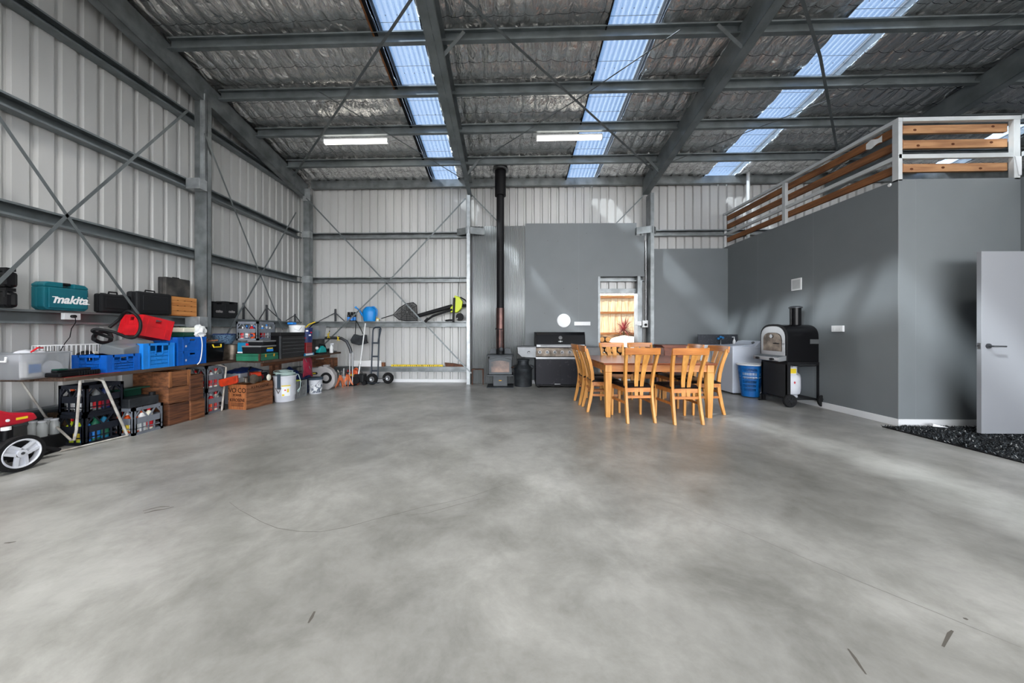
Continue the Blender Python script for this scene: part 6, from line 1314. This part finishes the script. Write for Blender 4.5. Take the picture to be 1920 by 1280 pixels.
# crimson bag
t = thing('folding_chair_bag', 'crimson fabric bag hanging under the forward bench', 'bag', (-3.78, 6.15, 0.36)); b = MB().grid(lambda u, v: (0.05*math.sin(math.pi*u)+0.02*NZ.noise(Vector((u*4, v*4, 1))), -0.12+0.24*u+0.05*v*u, 0.34*(1-v)+0.02*math.sin(6*u)-0.05*v*abs(u-0.5)), 16, 14); b.build('fabric', 'crimson', t, smooth=True, thick=0.012); MB().tube([(0.03, -0.12, 0.33), (0.05, 0.0, 0.15), (0.03, 0.1, 0.02)], 0.005, 5).build('grey_piping', 'grey_mid', t)
t = thing('tarpaulin', 'heap of dark blue cloth under the forward bench', 'cloth', (-4.05, 6.2, 0)); b = MB().grid(lambda u, v: (-0.3+0.45*u, -0.35+0.8*v, 0.5*math.sin(math.pi*u)**0.3*math.sin(math.pi*v)**0.3*(0.8+0.3*NZ.noise(Vector((u*4, v*5, 7))))), 24, 28); b.build('cloth', 'blue_navy', t, smooth=True, thick=0.006)
p = aY(623, 692, 7.66); t = thing('timber_box', 'small brown timber box on the lowest girt near the corner', 'box', (p[0], 7.60, 0.372)); MB().box(-0.11, 0.11, -0.1, 0.09, 0, 0.2).build('body', 'wood_crate', t, bev=0.003)
p = aY(604, 690, 7.62); t = thing('timber_offcut', 'short brown timber board on the lowest girt left of timber box', 'offcut', (p[0]-0.02, 7.66, 0.372)); MB().box(-0.12, 0.1, -0.06, 0.05, 0, 0.16).build('board', 'wood_crate_b', t, bev=0.003)
# jack stands
js = None
for i, (u, v, lab) in enumerate(((636, 727, 'rusty orange jack stand, nearer the reel case'), (646, 726, 'rusty orange jack stand, nearer the orange can'))):
    x, y, _ = fl(u, v-1); 
    if js is None:
        js = thing('jack_stand', lab, 'jack stand', (x, y+0.05, 0), R(10), 'orange jack stands')
        for a in range(4): c, s = math.cos(R(45+90*a)), math.sin(R(45+90*a)); MB().prism([(0, 0.20), (0, 0.16), (0.10, 0), (0.12, 0), (0.045, 0.20)], 'xz', -0.004, 0.004, Matrix.Rotation(R(45+90*a), 4, 'Z')).build('foot', 'orange_pale', js)
        MB().taper((-0.03, 0.03, -0.03, 0.03), (-0.022, 0.022, -0.022, 0.022), 0.14, 0.25).build('neck', 'orange_pale', js); MB().box(-0.012, 0.012, -0.012, 0.012, 0.25, 0.29).build('ratchet_bar', 'steel_dark', js); MB().box(-0.035, 0.035, -0.012, 0.012, 0.29, 0.305).build('saddle', 'black', js)
    else: dup(js, (x+0.02, y+0.10, 0), R(-15), lab)
t = thing('fuel_can', 'bright orange plastic fuel can beside the jack stands', 'can', (-3.49, 7.38, 0), R(8))
MB().prism([(-0.12, 0), (0.12, 0), (0.125, 0.24), (0.1, 0.32), (0.02, 0.34), (0.02, 0.26), (-0.06, 0.26), (-0.06, 0.31), (-0.11, 0.30)], 'xz', -0.08, 0.08).build('body', 'orange', t, bev=0.015)
MB().tube([(0.03, 0, 0.33), (0.06, 0, 0.36), (0.11, 0, 0.33)], 0.014, 8).build('handle', 'orange', t, smooth=True); MB().cyl((-0.08, 0, 0.30), (-0.08, 0, 0.335), 0.024).build('cap', 'black', t); MB().box(-0.04, 0.06, -0.083, -0.08, 0.20, 0.235).build('yellow_label', 'yellow', t); MB().box(-0.07, 0.0, -0.083, -0.08, 0.10, 0.19).build('black_label', 'black', t)
# paint brushes / rollers bucket behind stands
t = thing('brush_tub', 'white tub with red and white brush handles behind jack stands', 'tub', (-3.66, 7.28, 0)); MB().lathe([(0.001, 0), (0.09, 0), (0.1, 0.2), (0.096, 0.2), (0.001, 0.18)], 22).build('pail', 'white_dirty', t, smooth=True)
for i, (dx, dz, m_) in enumerate(((-0.12, 0.26, 'cream'), (0.02, 0.34, 'white_plastic'), (0.12, 0.28, 'red'), (0.16, 0.2, 'white_plastic'), (-0.03, 0.24, 'grey_pale'))): MB().tube([(dx*0.4, 0, 0.17), (dx, -0.02, 0.2+dz*0.5)], 0.009, 6).build('brush_handle', m_, t)

# ================================================================== ALONG THE BACK WALL
ZS = 1.412
for i, u in enumerate((652.5, 658.5, 664)):
    p = aY(u, 590, 7.66); t = thing('spray_can', ['black and blue spray can on shelf girt, leftmost of three', 'black and blue spray can on shelf girt, middle of three', 'black and blue spray can on shelf girt, rightmost of three'][i], 'spray can', (p[0], 7.69, ZS), 0, 'spray cans on the back shelf')
    MB().lathe([(0.001, 0), (0.031, 0), (0.032, 0.15), (0.02, 0.165), (0.001, 0.167)], 16).build('body', 'black_gloss', t, smooth=True); MB().lathe([(0.0325, 0.02), (0.0325, 0.1)], 16, cap=False).build('label_band', 'blue_light', t); MB().cyl((0, 0, 0.165), (0, 0, 0.215), 0.026).build('cap', 'black', t)
p = aY(693, 600, 7.66); t = thing('watering_can', 'bright blue plastic watering can on the back wall shelf girt', 'watering can', (p[0], 7.65, ZS), R(8))
MB().lathe([(0.001, 0), (0.125, 0), (0.135, 0.03), (0.155, 0.2), (0.14, 0.27), (0.08, 0.33), (0.001, 0.345)], 26, Matrix.Diagonal((1, 0.62, 1, 1))).build('body', 'blue_can', t, smooth=True)
MB().tube([(-0.10, 0, 0.09), (-0.17, 0, 0.16), (-0.22, 0, 0.25), (-0.29, 0, 0.31)], 0.028, 12, r2=0.014).build('spout', 'blue_can', t, smooth=True); MB().cyl((-0.285, 0, 0.305), (-0.315, 0, 0.325), 0.018, 0.028).build('rose', 'blue_can', t)
MB().tube([(0.05, 0, 0.33), (0.1, 0, 0.335), (0.17, 0, 0.26), (0.165, 0, 0.12)], 0.014, 8).build('handle', 'blue_can', t, smooth=True)
p = aY(709, 600, 7.66); t = thing('yellow_tape', 'small yellow and white tape roll right of watering can', 'tape', (p[0], 7.64, ZS)); MB().cyl((0, -0.02, 0.035), (0, 0.02, 0.035), 0.035).build('roll', 'yellow', t, smooth=True); MB().box(-0.02, 0.03, -0.035, -0.02, 0.0, 0.05).build('tag', 'white_plastic', t)
# net
Pn = [aY(u, v, 7.60) for u, v in ((737, 590), (749, 577), (762, 569), (775, 567), (781, 572), (782, 586), (782, 601), (762, 601), (748, 599))]
c0 = Vector((Pn[0][0], 7.60, ZS)); t = thing('landing_net', 'black landing net with hoop leaning on the back shelf girt', 'net', c0)
MB().tube([Vector(p)-c0 for p in Pn], 0.009, 8, True).build('hoop', 'black', t, smooth=True)
MB().tube([Vector(Pn[0])-c0, Vector(aY(715, 597, 7.58))-c0], 0.01, 8).build('handle', 'black', t)
ctr = sum((Vector(p) for p in Pn), Vector())/len(Pn)-c0; b = MB(); rings = 5; vs = []
for j in range(rings):
    f = j/(rings-1)*0.92
    for p in Pn: q = Vector(p)-c0; q = q.lerp(ctr, f); q.y += -0.06*math.sin(f*1.6)+0.01*random.uniform(-1, 1)+0.03; vs.append(q)
n = len(Pn); b.add(vs, [(j*n+k, j*n+(k+1) % n, (j+1)*n+(k+1) % n, (j+1)*n+k) for j in range(rings-1) for k in range(n)]); b.build('mesh', 'net', t, smooth=True)
b = MB()
for k in range(n): b.tube([vs[j*n+k]+Vector((0, -0.004, 0)) for j in range(rings)], 0.0035, 4)
for j in range(1, rings): b.tube([vs[j*n+k]+Vector((0, -0.004, 0)) for k in range(n)], 0.0025, 4, True)
b.build('cord', 'black', t)
# leaf blower
def bY(u, v, Y=7.58): return Vector(aY(u, v, Y))
c0 = Vector((bY(858, 600)[0], 7.58, ZS)); t = thing('leaf_blower', 'lime green and black leaf blower vac lying on back shelf girt', 'leaf blower', c0)
MB().tube([bY(783, 592)-c0, bY(848, 574)-c0], 0.042, 14, r2=0.05).build('vacuum_tube', 'black_plastic', t, smooth=True); MB().tube([bY(800, 600, 7.52)-c0, bY(812, 592, 7.52)-c0, bY(848, 580, 7.52)-c0], 0.026, 12).build('blower_tube', 'black_plastic', t, smooth=True)
MB().cyl(bY(797, 603, 7.52)-c0, bY(803, 596, 7.52)-c0, 0.036, 0.028).build('nozzle', 'black', t)
b = MB(); b.prism([((bY(u, v)-c0)[0], (bY(u, v)-c0)[2]) for u, v in ((853, 554), (862, 557), (868, 566), (866, 578), (858, 586), (846, 586), (845, 577), (852, 570))], 'xz', -0.07, 0.05); b.build('motor_housing', 'lime', t, bev=0.015)
MB().tube([bY(863, 557)-c0, bY(872, 562)-c0, bY(877, 570)-c0, bY(868, 571)-c0, bY(864, 566)-c0], 0.013, 8).build('handle', 'black', t); MB().cyl(bY(866, 574)-c0, bY(878, 572)-c0, 0.02, 0.03).build('trigger_grip', 'black', t)
MB().lathe([(0.02, -0.03), (0.085, -0.03), (0.09, 0.0), (0.085, 0.03), (0.02, 0.03)], 26, Matrix.Translation(bY(862, 594)-c0) @ Matrix.Rotation(R(90), 4, 'X')).build('fan_cover', 'black', t, smooth=True)
MB().sph(bY(857, 597, 7.53)-c0, 0.016).build('badge', 'white_plastic', t)
MB().bar(bY(852, 558, 7.49)-c0, bY(850, 604, 7.49)-c0, 0.05, 0.008, up=(0, 1, 0)).build('shoulder_strap', 'black', t)
MB().tube([bY(835, 601, 7.5)-c0, bY(842, 600, 7.5)-c0, bY(848, 600, 7.5)-c0], 0.02, 8).build('strap_end', 'black', t)
o = MB().tube([bY(857, 553), bY(860, 540), bY(861, 528), (bY(861, 520)[0], 7.655, 2.42)], 0.003, 5).build('hanging_cord', 'black'); tag(o, 'thin black cord from upper girt to the leaf blower', 'cord')
# grey bag
t = thing('shoulder_bag', 'grey cloth bag hanging by black straps from back shelf girt', 'bag', (bY(672, 600)[0], 7.6, 1.0)); c0 = Vector(t.location)
P = [((Vector(aY(u, v, 7.6))-c0)[0], (Vector(aY(u, v, 7.6))-c0)[2]) for u, v in ((665, 626), (676, 629), (687, 627), (688, 640), (690, 643), (674, 647), (660, 643), (658, 637))]
MB().prism(P, 'xz', -0.05, 0.05).build('pouch', 'webbing' if False else 'iron', t, bev=0.015)
MB().tube([bY(666, 628, 7.6)-c0, bY(667, 612, 7.6)-c0, bY(668, 601, 7.62)-c0], 0.009, 6).tube([bY(668, 601, 7.6)-c0, bY(679, 622, 7.57)-c0, bY(689, 642, 7.57)-c0], 0.009, 6).build('strap', 'black', t)
# edger / engine with long white pole
t = thing('edger', 'small black petrol edger with long white pole on the floor', 'edger', (bY(679, 715, 7.35)[0]-0.03, 7.35, 0)); MB().box(-0.12, 0.1, -0.1, 0.1, 0.06, 0.24).build('engine', 'black_plastic', t, bev=0.02)
MB().cyl((-0.06, -0.13, 0.11), (-0.06, -0.1, 0.11), 0.085, seg=20).build('recoil_cover', 'black', t, smooth=True); MB().cyl((-0.14, -0.08, 0.06), (-0.14, 0.08, 0.06), 0.06).build('wheel', 'rubber', t, smooth=True); MB().cyl((0.1, -0.08, 0.05), (0.1, 0.08, 0.05), 0.05).build('wheel', 'rubber', t, smooth=True)
MB().tube([(-0.04, 0.0, 0.24), (-0.02, 0.03, 0.5), (0.06, 0.1, 1.36)], 0.013, 8).build('pole', 'white_plastic', t, smooth=True); MB().tube([(-0.05, -0.01, 0.22), (-0.025, 0.02, 0.46)], 0.022, 8).build('pole_socket', 'steel', t, smooth=True)
# hand trolley
x0 = bY(704, 715, 7.4)[0]; t = thing('hand_trolley', 'tall dark blue-grey hand trolley with pneumatic wheels', 'trolley', (x0, 7.4, 0))
mat('trolley_paint', (44, 54, 66), 0.4, 0.2)
b = MB(); s1, s2 = -0.10, 0.07
b.tube([(s1, 0, 0.12), (s1+0.02, 0.06, 1.2), (s1+0.04, 0.06, 1.25), (s1+0.09, 0.05, 1.27), (s2+0.03, 0.0, 1.27), (s2+0.07, -0.05, 1.23), (s2+0.07, -0.07, 1.18), (s2+0.0, 0.0, 0.98), (s2-0.01, 0, 0.9)], 0.016, 10); b.tube([(s2-0.02, 0, 0.12), (s2+0.0, 0.05, 1.24)], 0.016, 10); b.build('frame', 'trolley_paint', t, smooth=True)
for z in (0.3, 0.62, 0.92): MB().bar((s1+0.01, 0.02, z), (s2-0.01, 0.02, z), 0.02, 0.035).build('crossbar', 'trolley_paint', t)
MB().box(-0.14, 0.11, -0.12, 0.02, 0.04, 0.05).build('toe_plate', 'trolley_paint', t)
for x, y in ((-0.05, -0.06), (0.24, 0.12)):
    Mx = Matrix.Translation((x, y, 0.125)) @ Matrix.Rotation(R(90), 4, 'X'); w = MB().lathe([(0.06, -0.03), (0.11, -0.035), (0.125, -0.015), (0.125, 0.015), (0.11, 0.035), (0.06, 0.03), (0.06, -0.03)], 28, Mx, cap=False).build('tyre', 'rubber', t, smooth=True)
    MB().lathe([(0.001, 0.02), (0.03, 0.028), (0.035, 0.01), (0.062, 0.012), (0.062, -0.01), (0.001, -0.01)], 22, Mx, cap=False).build('hub', 'steel', w, smooth=True)
MB().tube([(-0.05, -0.06, 0.125), (0.24, 0.12, 0.125)], 0.01, 8).build('axle', 'steel_dark', t)
# lowest girt: white box, level, timber
p0, p1 = bY(665, 680, 7.66), bY(716, 680, 7.66); t = thing('white_carton', 'long white carton lying on the lowest back girt', 'carton', ((p0[0]+p1[0])/2, 7.68, 0.372)); hx = (p1[0]-p0[0])/2; MB().box(-hx, hx, -0.06, 0.06, 0, 0.135).build('carton', 'white_plastic', t); MB().box(hx, hx+0.06, -0.04, 0.05, 0, 0.09).build('brown_end', 'wood_crate', t)
p0, p1 = bY(733, 685, 7.66), bY(830, 685, 7.66); t = thing('spirit_level', 'long yellow marked ruler strip on the lowest back girt', 'ruler', ((p0[0]+p1[0])/2, 7.69, 0.372)); hx = (p1[0]-p0[0])/2; MB().box(-hx, hx, -0.03, 0.03, 0, 0.04).build('body', 'yellow', t)
b = MB()
for k in range(26): x = -hx+0.05+k*(2*hx-0.1)/25; b.box(x, x+random.uniform(0.008, 0.02), -0.0315, -0.03, 0.004, random.uniform(0.015, 0.036))
b.build('marking', 'ink', t)
p0, p1 = bY(834, 685, 7.66), bY(872, 685, 7.66); t = thing('timber_offcut', 'brown timber offcut leaning on lowest girt near pale post', 'offcut', (p0[0], 7.68, 0.372)); MB().prism([(0, 0.09), (0.02, 0.0), (0.46, 0.0), (0.46, 0.03), (0.2, 0.075)], 'xz', -0.03, 0.03).build('board', 'wood_crate_b', t)
